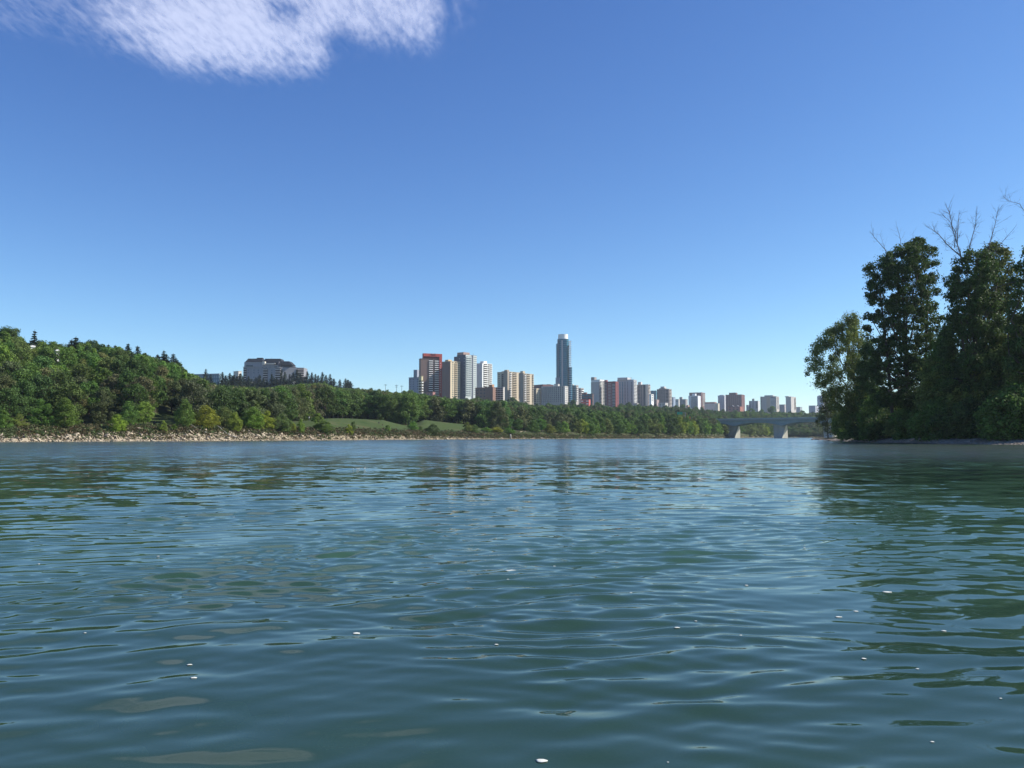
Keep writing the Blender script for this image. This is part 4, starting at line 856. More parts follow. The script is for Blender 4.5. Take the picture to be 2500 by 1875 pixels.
# 17
b = Bld('wide_grey_tower', 'wide grey tower with vertical window strips and scalloped white roofline', 'tower', 1508, 1548, 1556, 927, 1700, 62, C(.36,.37,.39))
b.rows('L', [('w',.13,.20,M['bluegl']),('w',.28,.36,M['bluegl']),('w',.45,.50),('w',.62,.66),('w',.85,.90)], 19, 2.85, 4.5, 1.9); b.rows('R', [('b',.1,.4,white),('b',.6,.9,white)], 19, 2.85, 2)
b.pent(1509, 1544, 921, C(.42,.42,.42)); b.finish()
for i in range(5): MB().tube([(b.WR*.5, b.WL*.2 + i*.9, b.H), (b.WR*.5, b.WL*.2 + i*.9, b.H + 6.2)], [.15,.1], 5).build('antenna', M['metal'], b.root)
# 18
b = Bld('striped_tower', 'grey brown tower with a dark and a light vertical stripe, right of the wide tower', 'tower', 1556, 1583, 1589, 939, 1720, 60, C(.24,.20,.19))
b.one('dark_strip', 'L', b.uL(1577), b.uL(1572), 0, b.H + .1, C(.05,.055,.07), .3); b.one('light_strip', 'L', .1, b.uL(1577.3), 0, b.H + .1, C(.50,.47,.42), .35)
b.rows('L', [('b',.05,.25,C(.32,.26,.24)),('w',.35,.45,M['glass'])], 15, 2.8, 2); b.rows('R', [('b',.1,.9,C(.6,.55,.5))], 15, 2.8, 1.6); b.pent(1560, 1571, 932, C(.55,.50,.48)); b.finish()
b = Bld('blue_glass_block', 'turquoise blue glass block between the striped tower and the terraced brown tower', 'building', 1586, 1603, 1607, 954, 1900, 60, M['bluegl'])
b.rows('L', [('w',i/6+.02,i/6+.13,M['bluegl']) for i in range(6)], 3, 6, 1.2, 5.0); b.finish()
b = Bld('small_white_block', 'small white stepped block below the turquoise glass block', 'building', 1586, 1591, 1597, 963, 1600, 50, white); b.rows('R', [('w',.2,.8)], 4, 3.2, 1.4); b.finish()
# 21
b = Bld('terraced_tower', 'grey brown tower with ragged balconies and a pale round roof house', 'tower', 1605, 1634, 1641, 950, 1750, 58, C(.25,.215,.20))
b.rows('L', [('b',.0,.12,C(.38,.33,.3)),('w',.22,.3),('w',.38,.46),('w',.56,.64),('b',.75,.95,C(.38,.33,.3))], 11, 2.9, 2.2); b.rows('R', [('b',.1,.95,C(.5,.45,.4))], 11, 2.9, 2.2); b.pent(1612, 1634, 947.5, C(.25,.22,.2)); b.pent(1616, 1630, 943, C(.48,.45,.42), name='roof_house'); b.finish()
b = Bld('far_blue_block', 'far bluish block peeping out right of the ragged balcony tower', 'building', 1636, 1645, 1650, 970, 2100, 50, C(.26,.32,.40)); b.rows('L', [('w',.2,.8,M['bluegl'])], 4, 4, 1.5); b.finish()
# 23..
b = Bld('grey_office', 'low dark grey office with roof box, left of the white sided tower', 'building', 1651, 1675, 1680, 975, 2050, 60, C(.26,.24,.23)); b.rows('L', [('w',.05,.3),('w',.38,.6),('w',.7,.95)], 5, 3.2, 1.2); b.pent(1662, 1671, 969, C(.34,.34,.32)); b.finish()
b = Bld('brown_rear_tower', 'brown tower directly behind the white sided tower', 'tower', 1684, 1714, 1723, 958.5, 2200, 60, C(.20,.11,.10)); b.rows('R', [('b',.2,.9,C(.5,.45,.42))], 11, 2.9, 1.5); b.finish()
b = Bld('white_sided_tower', 'tower with white side walls and dark glazed middle, beyond the green road sign', 'tower', 1682, 1705, 1712, 966.5, 2120, 62, C(.60,.60,.62))
b.rows('L', [('b',.26,.95,C(.36,.38,.42),M['glass'])], 10, 2.9, 1.6); b.pent(1694, 1705, 960.5, C(.6,.6,.6)); b.finish()
b = Bld('low_brown_hall', 'low brown hall between the white sided tower and the grey box', 'building', 1721, 1746, 1751, 982, 2150, 60, C(.28,.15,.13)); b.one('pale_base', 'L', 0, b.WL, 0, b.H - 3.5, C(.38,.36,.36), .2); b.finish()
b = Bld('pale_annex', 'small pale annex between the low brown hall and the grey box', 'building', 1746, 1754, 1758, 985, 2100, 50, C(.52,.47,.36)); b.finish()
b = Bld('grey_box', 'plain pale grey box building joined to the left of the dark brown tower', 'building', 1754, 1770, 1775, 966, 2200, 60, C(.42,.44,.48)); b.pent(1760, 1774, 964, C(.5,.5,.52)); b.finish()
b = Bld('dark_brown_tower', 'wide dark red brown tower with rows of small windows, above the left bridge pier', 'tower', 1773, 1812, 1820, 963.5, 2150, 62, C(.13,.06,.055))
b.rows('L', [('w',i/8+.02,i/8+.08,C(.25,.16,.15)) for i in range(8)], 9, 2.95, 2, 1.1); b.pent(1786, 1809, 958, C(.13,.065,.06)); b.finish()
b = Bld('brick_gabled_building', 'low red brick building with gabled roofs in front of the dark brown tower', 'building', 1778, 1808, 1816, 993, 1900, 55, C(.30,.12,.09))
for u in (.1, .5): 
    m = MB(); y0 = b.WL*u; y1 = y0 + b.WL*.3; m.v = [(-.2,y0,b.H),(-.2,y1,b.H),(-.2,(y0+y1)/2,b.H+4),(6,y0,b.H),(6,y1,b.H),(6,(y0+y1)/2,b.H+4)]; m.f = [(0,2,1),(3,4,5),(0,3,5,2),(1,2,5,4),(0,1,4,3)]; m.build('gable_roof', C(.10,.09,.10), b.root)
b.rows('L', [('w',.1,.25),('w',.4,.55),('w',.7,.85)], 2, 4, 1.5); b.finish()
b = Bld('tiny_block', 'tiny grey block between the dark brown tower and the blue striped one', 'building', 1823, 1828, 1830, 989, 2100, 50, C(.30,.30,.32)); b.finish()
b = Bld('blue_striped_block', 'short block with dark blue window columns and a chimney like roof box', 'tower', 1830, 1852, 1856.5, 979, 2100, 62, C(.44,.45,.46)); b.rows('L', [('b',.03,.2,C(.3,.33,.4),M['glass']),('w',.3,.4),('w',.45,.55),('b',.75,.97,C(.3,.33,.4),M['glass'])], 6, 2.9, 1.6); b.pent(1841, 1847.5, 973, C(.16,.18,.16)); b.finish()
b = Bld('tan_white_tower', 'tan and grey tower with white balconies and wide roof, above the right bridge span', 'tower', 1858, 1897, 1904, 968, 2050, 60, C(.42,.38,.34))
b.one('tan_wall', 'L', b.uL(1882), b.uL(1873), 0, b.H + .2, C(.46,.36,.26), .5); b.rows('L', [('b',.0,.1,C(.5,.48,.45)),('b',.64,.9,white)], 11, 2.9, 2); b.rows('R', [('w',.2,.8)], 10, 2.9, 2); b.pent(1873, 1901, 964.5, C(.34,.34,.33)); b.finish()
b = Bld('low_grey_row', 'low grey row between the tan and white tower and the beige tower', 'building', 1904, 1917, 1922, 988, 2000, 55, C(.34,.32,.31)); b.finish()
b = Bld('beige_tower', 'slim beige stepped tower, right of the tan and white tower', 'tower', 1920, 1933, 1945, 969, 1950, 44, C(.52,.48,.44)); b.rows('R', [('b',.7,.98,C(.5,.46,.4))], 9, 2.9, 2.5); b.pent(1920, 1934, 967, C(.52,.48,.44)); b.finish()
b = Bld('dim_low_block', 'dim low grey block right of the beige tower', 'building', 1944, 1955, 1960, 994, 2000, 50, C(.30,.34,.36)); b.finish()
b = Bld('far_grey_block', 'long low grey block left of the last tower behind the small tree', 'building', 1976, 1992, 2000, 990.5, 2200, 55, C(.34,.36,.40)); b.finish()
b = Bld('far_grey_tower', 'blue grey tower half hidden by the small tree on the point', 'tower', 1997, 2012, 2028, 967, 2250, 45, C(.36,.39,.44)); b.rows('R', [('w',.2,.8)], 8, 3.2, 2.5, .9); b.pent(2006, 2014, 964.5, C(.34,.37,.41)); b.finish()
b = Bld('last_low_block', 'low blue grey block right of the small tree on the point', 'building', 2040, 2060, 2070, 992, 2200, 50, C(.26,.29,.36)); b.finish()
# filler low roofs half buried in trees near the towers
for (x0, xc, x1, yt, Y, c, lb) in ((1040,1056,1062,958,1060,C(.35,.17,.15),'low reddish house in the trees at the foot of the red framed tower'),(1548,1556,1560,985,1500,C(.5,.45,.42),'small pale house in the trees below the wide grey tower'),(1590,1604,1610,976,1650,C(.32,.24,.22),'low brown building in front of the ragged balcony tower'),(1608,1625,1632,984,1500,C(.45,.43,.4),'low pale hall in the trees below the ragged balcony tower'),(1650,1658,1660,975,1900,C(.62,.6,.55),'narrow pale block left of the dark grey office'),(1676,1681,1684,990,1700,C(.5,.28,.2),'small orange brown house beyond the green road sign')):
    b = Bld('low_house', lb, 'house', x0, xc, x1, yt, Y, 50, c); b.rows('L', [('w',.2,.4),('w',.6,.8)], 2, 3, 1.2); b.finish()

# mansard block on the left skyline
def mansard_block():
    D = 1000.0; wallm = C(.46,.45,.43); roofm = C(.035,.035,.045); lit = C(.13,.13,.15)
    b = Bld('mansard_block', 'large pale block with dark mansard roofs on the wooded skyline at left', 'building', 591, 680, 735, 895, D, 24, wallm, z0=40)
    # here the left face is nearly hidden, so the front is the right face: rebuild as two wings in local space
    return b
D = 1000.0; kk = D/F; root = link('mansard_block', None, None, P3(660, 940, D)); root.location.z = 40
tag(root, 'large pale block with dark mansard roofs on the wooded skyline at left', 'building')
wallm, roofm, roof_lit, brn, lite = C(.26,.27,.295), C(.02,.022,.03), C(.09,.09,.11), C(.06,.05,.05), C(.58,.54,.47)
hx = lambda x: (T(x) - T(660))*D; hz = lambda y: CAMH + (YH - y)*kk - 40
rot = R(10); root.rotation_euler = (0, 0, 0)
MB().box(hx(591), hx(680), 0, 22, 0, hz(895.5)).build('wall', wallm, root)                        # main front
MB().box(hx(592), hx(638), 1.5, 22, hz(895.5)+.02, hz(883)).build('upper_wall', wallm, root)
MB().box(hx(638)+.05, hx(676), 3, 22, hz(895.5)+.02, hz(886)).build('upper_wall', wallm, root)
MB().hexa([(hx(680)+.02,0,0),(hx(735),9,0),(hx(735),26,0),(hx(680)+.02,20,0),(hx(680)+.02,0,hz(896)),(hx(735),9,hz(896)),(hx(735),26,hz(896)),(hx(680)+.02,20,hz(896))]).build('side_wing', C(.22,.225,.245), root)
MB().box(hx(590), hx(681), -.8, 23, hz(896.3), hz(895.3)).build('cornice', C(.3,.29,.28), root)
def mans(x0, x1, y0, yb, yt, ins, mat, nm='mansard_roof', dy=2.0, x1t=None):
    a, c = hx(x0), hx(x1); t = ins*kk; ct = c - t if x1t is None else hx(x1t)
    MB().hexa([(a,y0,hz(yb)),(c,y0,hz(yb)),(c,y0+18,hz(yb)),(a,y0+18,hz(yb)),(a+t,y0+dy,hz(yt)),(ct,y0+dy,hz(yt)),(ct,y0+16,hz(yt)),(a+t,y0+16,hz(yt))]).build(nm, mat, root)
mans(594.5, 639, 1.0, 882.9, 874.5, 6, roofm, x1t=634); MB().box(hx(621), hx(635), 4, 9, hz(874.4), hz(872.3)).build('roof_box', roofm, root)
mans(638, 684, 5, 885.8, 874, 1.5, roofm, x1t=677); mans(664, 710, 1.5, 890.2, 881, 6, roofm, x1t=701)
MB().hexa([(hx(676),1.2,hz(894.5)),(hx(711),9,hz(893.5)),(hx(711),20,hz(893.5)),(hx(676),20,hz(894.5)),(hx(676),2.2,hz(881.5)),(hx(700),9.5,hz(884)),(hx(700),18,hz(884)),(hx(676),18,hz(881.5))]).build('mansard_roof', roof_lit, root)  # same roofing in a lighter copy: sunlight painted into the colour
MB().box(hx(637), hx(643), .2, 5, hz(890), hz(882)).build('bay', lite, root); MB().box(hx(643), hx(668), 1.2, 4, hz(888.5), hz(886)).build('parapet', lite, root)
MB().tube([(hx(654), 10, hz(874)), (hx(654), 10, hz(870))], [.15,.08], 5).build('antenna', M['metal'], root)
wme = MB().box(0, 2*kk, -.08, -.01, 0, 2.6*kk).mesh('window', C(.10,.13,.17))
for (x, y) in [(602,903),(616,903),(627,903),(602,909),(616,909),(627,909),(602,920),(616,920),(627,920),(637,896),(646,896),(655.5,895.5),(660,903),(660,909)] : link('window', wme, root, (hx(x), 0, hz(y+2)))
MB().box(hx(597), hx(613), 1.35, 1.48, hz(894.5), hz(890.5)).build('window', M['glass'], root)
MB().box(hx(667), hx(674), -.08, -.01, hz(897.5), hz(893.5)).build('window', M['glass'], root)
bme = MB().box(0, 1, -1.2, -.2, 0, 1.1*kk*1.4).mesh('balcony', C(.52,.48,.44))
for (x0, x1, ya, n) in ((591.5, 599, 899, 7), (640, 651, 900, 6), (670, 683, 899.5, 6)):
    MB().box(hx(x0), hx(x1), -.09, -.012, 0, hz(ya)).build('recess_shade_panel', brn, root)  # flat dark panel on the wall paints the shade of a balcony recess
    for i in range(n): o = link('balcony', bme, root, (hx(x0), 0, hz(ya + 3.6 + i*5.6))); o.scale = (hx(x1)-hx(x0)-.3, 1, 1)
MB().hexa([(hx(719),5.8,0),(hx(734.5),8.3,0),(hx(734.5),9.3,0),(hx(719),7.2,0),(hx(719),5.8,hz(898.5)),(hx(734.5),8.3,hz(898.5)),(hx(734.5),9.3,hz(898.5)),(hx(719),7.2,hz(898.5))]).build('recess_shade_panel', brn, root)  # recess shade of the wing, again painted as a dark panel
for i in range(4):
    z = hz(902.5 + i*5.6); MB().hexa([(hx(719),5.0,z),(hx(734.5),7.5,z),(hx(734.5),8.2,z),(hx(719),5.7,z),(hx(719),5.0,z+.8),(hx(734.5),7.5,z+.8),(hx(734.5),8.2,z+.8),(hx(719),5.7,z+.8)]).build('balcony', C(.4,.36,.33), root)
b = Bld('white_pavilion', 'small cream pavilion just left of the mansard block', 'building', 567, 579, 587, 906.5, 900, 45, lite, z0=35); b.rows('R', [('w',.2,.5)], 2, 4, 2.5); b.finish()
b = Bld('glass_hall', 'long low glass building seen between the trees left of the mansard block', 'building', 463, 533, 537, 913, 900, 72, C(.12,.19,.23), z0=35)
b.one('roof_edge', 'L', 0, b.WL, b.H - .8, b.H + .55, C(.3,.34,.38), .7); b.rows('L', [('w',i/14+.01,i/14+.055,C(.3,.38,.42)) for i in range(14)], 2, 4.4, 1.2, 3.2); b.finish()
for (x0, xc, x1, yt, Y, c, lb) in ((594,606,619,936,800,C(.45,.42,.38),'low grey roofed house under the left end of the mansard block'),(709,714,719,934,770,white,'narrow white gabled house in the trees below the mansard block'),(753,766,780,946,700,white,'flat white house in the trees below the row of conifers'),(58,68,77,847,292,white,'white house glimpsed under the spire shaped conifer'),(125,131,138,857,285,white,'white gable glimpsed through trees left of the hill top clump')):
    b = Bld('hillside_house', lb, 'house', x0, xc, x1, yt, Y, 40, c, z0=P3(xc, yt, Y).z - 4.5); b.rows('R', [('w',.2,.5)], 1, 3, 1.2, 1.0)
    m = MB(); W, L_, H = b.WR, b.WL, b.H + .5; m.v = [(-.3,-.3,H),(W+.3,-.3,H),(W+.3,L_+.3,H),(-.3,L_+.3,H),(W/2,0,H+W*.22),(W/2,L_,H+W*.22)]; m.f = [(0,1,4),(1,2,5,4),(2,3,5),(3,0,4,5),(3,2,1,0)]; m.build('roof', C(.45,.44,.43), b.root); b.finish()
# utility poles
for (x, yt, Y, lb) in ((940,938,860,'utility pole on the skyline, leftmost of the three'),(967,939,860,'double armed utility pole on the skyline, middle of the three'),(980,941,880,'utility pole on the skyline, rightmost and faintest of the three')):
    z = float(ground(x, Y)); p = P3(x, yt, Y); root = link('utility_pole', None, None, (p.x, Y, z)); tag(root, lb, 'utility pole', 'utility poles on the skyline'); h = p.z - z
    MB().tube([(0,0,0),(0,0,h)], [.22,.16], 6).build('pole', M['bark'], root); MB().box(-1.6,1.6,-.1,.1,h-.9,h-.6).build('crossarm', M['bark'], root)
    if x == 967: MB().box(-1.3,1.3,-.1,.1,h-2.6,h-2.3).build('crossarm', M['bark'], root)

# ------------------------------------------------------------------ bridge
def bridge():
    A = P3(1660, 1000, 748); B = P3(2120, 1000, 625); A.z = B.z = 0; d = (B - A).normalized(); n = mathutils.Vector((-d.y, d.x, 0)); L = (B - A).length
    root = link('road_bridge', None, None, (A.x, A.y, 0)); ang = math.atan2(d.y, d.x); root.rotation_euler = (0, 0, ang); tag(root, 'grey green girder road bridge on wide concrete piers across the river', 'bridge')
    def along(x): t = T(x); return (t*A.y - A.x) / (d.x - t*d.y)
    ztop = 15.3; W = 16
    piers = [along(1790), along(1906), along(2028)]
    MB().box(-40, L, 0, W, ztop - 1.0, ztop - .05).build('deck', cmat('deck_concrete', (.30,.30,.29)), root)
    def soffit(u):
        ends = [piers[0] - 42] + piers + [piers[2] + 45]; 
        dmin = min(abs(u - p) for p in piers); return ztop - 1.0 - (1.8 + 2.9*max(0, 1 - dmin/17)**1.7)
    for off in (1.2, 5.5, 10, 14.2):
        m = MB(); us = np.linspace(-40, L, 110)
        for i in range(len(us)-1):
            a, c = us[i], us[i+1]; m.hexa([(a,off,soffit(a)),(c,off,soffit(c)),(c,off+.5,soffit(c)),(a,off+.5,soffit(a)),(a,off,ztop-1.02),(c,off,ztop-1.02),(c,off+.5,ztop-1.02),(a,off+.5,ztop-1.02)])
        m.build('girder', M['girder'], root)
    for off in (0.0, W - .3):
        MB().box(-40, L, off - .12, off + .2, ztop - .04, ztop + .55).build('parapet', cmat('parapet_paint', (.32,.38,.38)), root)
        m = MB(); m.box(-40, L, off, off + .08, ztop + 1.05, ztop + 1.15)
        for u in np.arange(-40, L, 2.2): m.box(u, u + .08, off, off + .08, ztop + .56, ztop + 1.05)
        m.build('railing', M['metal'], root)
    for p in piers:
        zb = -2.0; zt = 11.4; a0, a1 = p - 5.6, p + 5.4
        # battered wall pier: its downstream end is raked, so the bearing shelf overhangs the foot
        pass
    inv = (mathutils.Matrix.Translation(root.location) @ mathutils.Matrix.Rotation(ang, 4, 'Z')).inverted()
    for (at_, ct, dt, ab, cb, db, Yp) in ((1772,1805.5,1807,1778,1792,1807.5,716),(1888.5,1921.5,1923,1889.5,1907.5,1923.5,682),(2010,2042,2044,2012,2028,2044,648)):
        W_ = lambda px, Y_, z: tuple(inv @ mathutils.Vector((T(px)*Y_, Y_, z)))
        m = MB(); lo = [W_(ab, Yp+6, -2), W_(cb, Yp-1, -2), W_(db, Yp+5, -2), W_(db-6, Yp+13, -2)]; hi = [W_(at_, Yp+6, 11.9), W_(ct, Yp-3, 11.9), W_(dt, Yp+1, 11.9), W_(dt-6, Yp+13, 11.9)]
        m.hexa(lo + hi); m.build('pier', M['concrete'], root)
    m = MB(); m.box(-46, -30, .5, W - .5, 0, ztop - 2.2); m.build('abutment', M['concrete'], root)
bridge()
# overhead green road sign
Y = 640.0; p = P3(1661, 1009, Y); z0 = float(ground(1672, Y)); root = link('overhead_road_sign', None, None, (T(1674)*Y, Y, z0)); tag(root, 'green overhead road sign on a grey arm above the trees left of the bridge', 'road sign')
zc = p.z - z0; MB().tube([(0,0,0),(0,0,zc + .6)], [.22,.18], 8).build('post', M['metal'], root)
MB().tube([(0,0,zc + .5),(-6.2,0,zc + .5)], [.13,.1], 6).build('arm', M['metal'], root); MB().tube([(0,0,zc - .5),(-3,0,zc - .5)], [.1,.1], 6).build('arm', M['metal'], root)
gsg = plain('sign_green', (.01,.30,.17), .4, .05)
for (u0, u1) in ((-6.2,-4.3),(-4.2,-2.2)): MB().box(u0,u1,-.2,-.12,zc-.95,zc+1.0).build('sign_panel', gsg, root)
root = link('roadworks_sign', None, None, (T(1685)*Y, Y, float(ground(1685, Y)))); tag(root, 'small orange roadworks sign by the left end of the bridge', 'road sign')
zc = P3(1685, 1020, Y).z - root.location.z; MB().tube([(0,.1,0),(0,.1,zc+.8)], [.07,.07], 6).build('post', M['metal'], root); m = MB(); m.v = [(-.8,0,zc),(0,0,zc+1.1),(.8,0,zc),(0,0,zc-1.1)] + [(-.8,.06,zc),(0,.06,zc+1.1),(.8,.06,zc),(0,.06,zc-1.1)]; m.f = [(3,2,1,0),(4,5,6,7),(0,1,5,4),(1,2,6,5),(2,3,7,6),(3,0,4,7)]; m.build('sign_panel', plain('sign_orange', (.75,.2,.03), .5, .05), root)

# ------------------------------------------------------------------ lawn furniture and people
wood_m = plain('weathered_wood', (.10,.07,.05), .8, .2, 4)
for (x, s, lb) in ((838, 22, 'dark picnic table at the left end of the wide lawn'), (992, 24, 'dark picnic table between the two lawns')):
    Y = float(interp(x, SHORE)) + s; root = link('picnic_table', None, None, (T(x)*Y, Y, float(ground(x, Y)))); tag(root, lb, 'picnic table', 'picnic tables on the lawn'); root.rotation_euler = (0,0,.1)
    MB().box(-1.1,1.1,-.4,.4,.72,.78).build('table_top', wood_m, root)
    for y in (-.75,.75): MB().box(-1.1,1.1,y-.15,y+.15,.42,.47).build('bench_seat', wood_m, root)
    for x_ in (-.8,.8):
        m = MB(); m.tube([(x_,-.7,0),(x_,-.25,.72)],[.05,.05],4); m.tube([(x_,.7,0),(x_,.25,.72)],[.05,.05],4); m.box(x_-.03,x_+.03,-.85,.85,.36,.42); m.build('leg_frame', wood_m, root)
x, s = 376, 32; Y = float(interp(x, SHORE)) + s; root = link('waste_bin', None, None, (T(x)*Y, Y, float(ground(x, Y)))); tag(root, 'dark waste bin on the grass strip under the left hill', 'waste bin')
MB().tube([(0,0,0),(0,0,.9)], [.3,.34], 12).build('bin_body', M['dark_and_shade'], root); MB().tube([(0,0,.92),(0,0,1.02),(0,0,1.12)], [.36,.33,.1], 12).build('lid', M['dark_and_shade'], root)
def person(x, Y, h, shirt, lb, pose=0, arm=.5):
    z = float(ground(x, Y)); me = bpy.data.meshes.new('person'); s = h/1.72
    J = [(0,0,.92),(0,0,1.18),(0,0,1.42),(0,0,1.52),(0,.0,1.62),(.1,0,.88),(.12,-.04+pose*.12,.48),(.12,.02+pose*.1,.06),(.12,-.1+pose*.1,.03),(-.1,0,.88),(-.12,-.04-pose*.12,.48),(-.12,.02-pose*.1,.06),(-.12,-.1-pose*.1,.03),(.19,0,1.4),(.25,-.02,1.13),(.25,-.1*arm*2,.88),(-.19,0,1.4),(-.25,-.02,1.13),(-.25,-.1*arm*2,.88)]
    E = [(0,1),(1,2),(2,3),(3,4),(0,5),(5,6),(6,7),(7,8),(0,9),(9,10),(10,11),(11,12),(2,13),(13,14),(14,15),(2,16),(16,17),(17,18)]
    rad = [.14,.125,.14,.055,.095,.09,.06,.04,.035,.09,.06,.04,.035,.06,.045,.035,.06,.045,.035]
    me.from_pydata([tuple(q*s for q in j) for j in J], E, []); o = link('person', me); sk = o.modifiers.new('skin', 'SKIN'); 
    for v, r_ in zip(me.skin_vertices[0].data, rad): v.radius = (r_*s, r_*s)
    me.skin_vertices[0].data[0].use_root = True; o.modifiers.new('sub', 'SUBSURF').render_levels = 1
    me.materials.append(plain('trousers_and_skin', (.12,.10,.10), .8)); o.location = (T(x)*Y, Y, z); tag(o, lb, 'person')
    MB().tube([(0,0,.92*s),(0,0,1.1*s),(0,0,1.3*s),(0,0,1.46*s)], [.155*s,.15*s,.18*s,.09*s], 10).build('shirt', plain('shirt', shirt, .8), o, True)
    MB().tube([(0,.02*s,1.6*s),(0,.02*s,1.68*s),(0,.02*s,1.74*s)], [.105*s,.1*s,.03*s], 8).build('hair', M['dark_and_shade'], o, True)
person(754, float(interp(754, SHORE)) + 62, 1.75, (.75,.75,.72), 'person in a white shirt standing on the grass left of the wide lawn')
person(925, float(interp(925, SHORE)) + 46, 1.25, (.08,.07,.08), 'child in dark clothes walking on the wide lawn', 1)
person(933.5, float(interp(933, SHORE)) + 40, .95, (.18,.05,.04), 'smaller child right of the dark clothed child on the wide lawn', 1)
# drift log at the far shore and pale post
Y = float(interp(1245, SHORE)) + 1.5; o = MB().tube([(0,0,-.2),(.1,0,.9),(.0,0,1.9)], [.45,.4,.28], 8).build('tree_stump', M['birchbark'], None, True, (T(1246)*Y, Y, .3)); tag(o, 'pale upright stump at the waterline below the bright green mounds', 'stump')
for (x, s, L_, a, lb) in ((1320, 2, 3.2, .5, 'pale log sloping into the water below the olive bush'), (1635, 1.5, 4, .35, 'pale log on the far shore left of the bridge'), (553, 6, 5, .9, 'pale dead log leaning on the rocks below the bright thicket'), (484, 9, 4, .7, 'pale dead log on the rocks left of the bright thicket')):
    Y = float(interp(x, SHORE)) + s; z = float(ground(x, Y)); o = MB().tube([(-L_/2,0,L_/2*a+.3),(0,.1,.35),(L_/2,0,-L_/2*a*.3+.1)], [.1,.16,.18], 7).build('drift_log', M['birchbark'], None, True, (T(x)*Y, Y, z)); tag(o, lb, 'log', 'drift logs')

# ------------------------------------------------------------------ cloud: a thin high sheet of rippled cirrocumulus
ALT = 3000.0
xs = np.linspace(-700, 1260, 150); ys = np.linspace(-620, 250, 100)
CX, CY = np.meshgrid(xs, ys, indexing='ij')
p_ = math.atan((YH - 937.5)/F); xc = (CX - 1250)/F; yc = (937.5 - CY)/F; dy_ = math.cos(p_) - yc*math.sin(p_); dz_ = math.sin(p_) + yc*math.cos(p_); tt = (ALT - CAMH)/dz_
edge = np.interp(xs, [-700,0,150,250,350,440,600,760,800,830,900,1000,1065,1085,1100,1115,1150,1180,1210,1260], [60,118,128,148,178,204,216,212,196,150,138,150,154,140,100,116,118,90,10,-40])[:, None]
hard = np.interp(xs, [-700,0,200,330,450,650,800,900,1000,1050,1095,1115,1150,1190,1260], [.22,.26,.36,.66,.92,1,.84,.74,.78,.62,.20,.25,.2,.03,0])[:, None]
dens = sstep(-14, 110, edge - CY) ** .8 * hard * sstep(-620, -380, CY)
dens *= 1 - .35*np.exp(-(((CX-700)/75)**2 + ((CY-130)/60)**2)); dens *= 1 - .55*np.exp(-(((CX-690)/60)**2 + ((CY-20)/45)**2)); dens *= 1 - .8*np.exp(-(((CX-825)/45)**2 + ((CY-105)/45)**2))
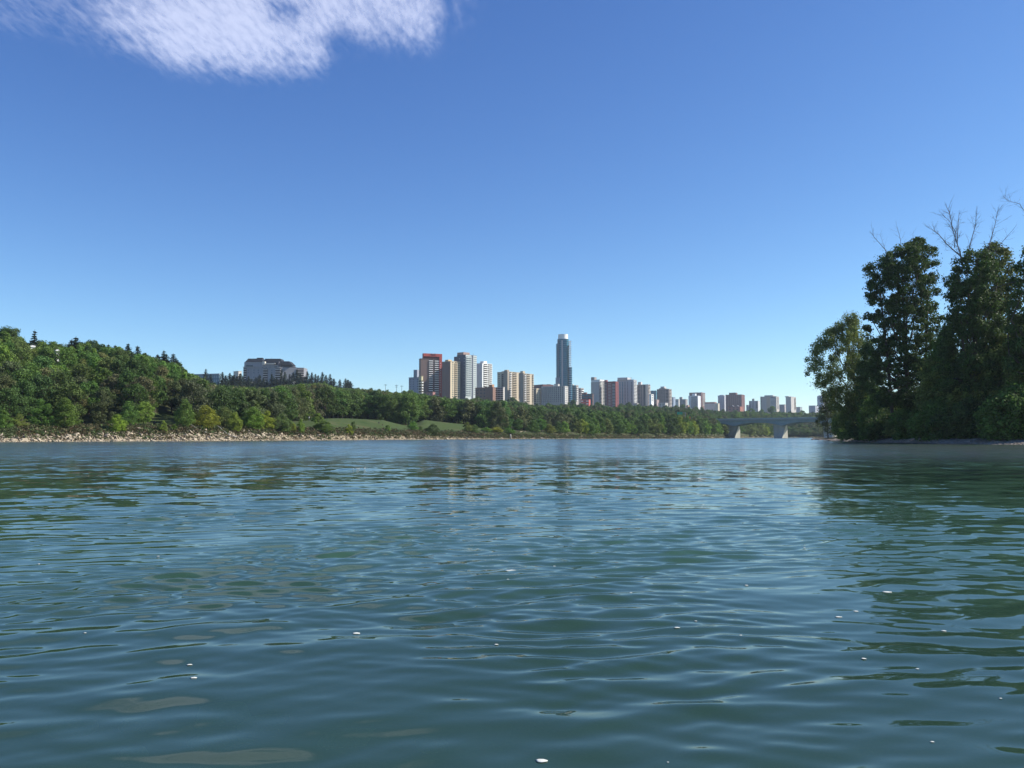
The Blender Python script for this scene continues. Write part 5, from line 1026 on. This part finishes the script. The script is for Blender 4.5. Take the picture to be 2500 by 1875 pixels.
def cm():
    m, nt, out = newmat('cirrus'); L = nt.links.new; g = nd(nt, 'ShaderNodeNewGeometry')
    def noise(sx, sy, rot, detail, rough=.55, dist=0):
        mp = nd(nt, 'ShaderNodeMapping'); mp.inputs['Scale'].default_value = (sx, sy, 1); mp.inputs['Rotation'].default_value = (0, 0, R(rot)); L(g.outputs['Position'], mp.inputs[0])
        n = nd(nt, 'ShaderNodeTexNoise', Scale=1.0, Detail=detail, Roughness=rough, Distortion=dist); L(mp.outputs[0], n.inputs['Vector']); return n.outputs[0]
    n1 = noise(1/60., 1/190., 4, 4, .55, .25); n2 = noise(1/420., 1/900., 10, 3)
    a = nd(nt, 'ShaderNodeAttribute'); a.attribute_name = 'cover'
    # opacity = smooth(density*1.5 + noise - 1)
    s1 = nd(nt, 'ShaderNodeMath', operation='MULTIPLY_ADD'); L(n1, s1.inputs[0]); s1.inputs[1].default_value = 1.25; s1.inputs[2].default_value = -1.03
    s2 = nd(nt, 'ShaderNodeMath', operation='MULTIPLY_ADD'); L(n2, s2.inputs[0]); s2.inputs[1].default_value = .7; L(s1.outputs[0], s2.inputs[2])
    s3 = nd(nt, 'ShaderNodeMath', operation='MULTIPLY_ADD'); L(a.outputs['Fac'], s3.inputs[0]); s3.inputs[1].default_value = 1.02; L(s2.outputs[0], s3.inputs[2])
    mr = nd(nt, 'ShaderNodeMapRange', interpolation_type='SMOOTHSTEP'); mr.inputs[1].default_value = -.15; mr.inputs[2].default_value = 1.15; mr.inputs[4].default_value = .37; L(s3.outputs[0], mr.inputs[0])
    gate = nd(nt, 'ShaderNodeMapRange'); gate.inputs[1].default_value = 0; gate.inputs[2].default_value = .5; L(a.outputs['Fac'], gate.inputs[0])
    mu = nd(nt, 'ShaderNodeMath', operation='MULTIPLY'); L(mr.outputs[0], mu.inputs[0]); L(gate.outputs[0], mu.inputs[1])
    d = nd(nt, 'ShaderNodeBsdfTranslucent'); d.inputs[0].default_value = (.93,.93,.96,1); t = nd(nt, 'ShaderNodeBsdfTransparent'); mx = nd(nt, 'ShaderNodeMixShader')
    L(mu.outputs[0], mx.inputs[0]); L(t.outputs[0], mx.inputs[1]); L(d.outputs[0], mx.inputs[2]); L(mx.outputs[0], out.inputs[0]); return m
CVt = np.stack([xc*tt, dy_*tt, np.full_like(tt, ALT)], -1).reshape(-1, 3); nx, ns = CX.shape
ii, jj = np.meshgrid(np.arange(nx-1), np.arange(ns-1), indexing='ij'); q = ii*ns + jj; fq = np.stack([q, q+ns, q+ns+1, q+1], -1).reshape(-1, 4)
keep = dens.ravel()[fq].max(1) > .01; fq = fq[keep]; u, inv = np.unique(fq, return_inverse=True)
me = mesh_np('cloud', CVt[u], inv.reshape(-1, 4), [cm()], smooth=True); at = me.attributes.new('cover', 'FLOAT', 'POINT'); at.data.foreach_set('value', dens.ravel()[u].astype(np.float32))
tag(link('cloud', me), 'thin rippled white cloud at the upper left of the blue sky', 'cloud', kind='structure')

# ------------------------------------------------------------------ haze
hz_ = MB().box(-3400, 3400, -300, 3900, -6, 190).build('haze', None); tag(hz_, 'faint blue haze of the distant air', None, kind='stuff')
m, nt, out = newmat('haze_air'); pv = nd(nt, 'ShaderNodeVolumePrincipled', Density=0.00007, Anisotropy=0.2); pv.inputs['Color'].default_value = (.72,.86,1,1); nt.links.new(pv.outputs[0], out.inputs['Volume'])
hz_.data.materials.append(m)
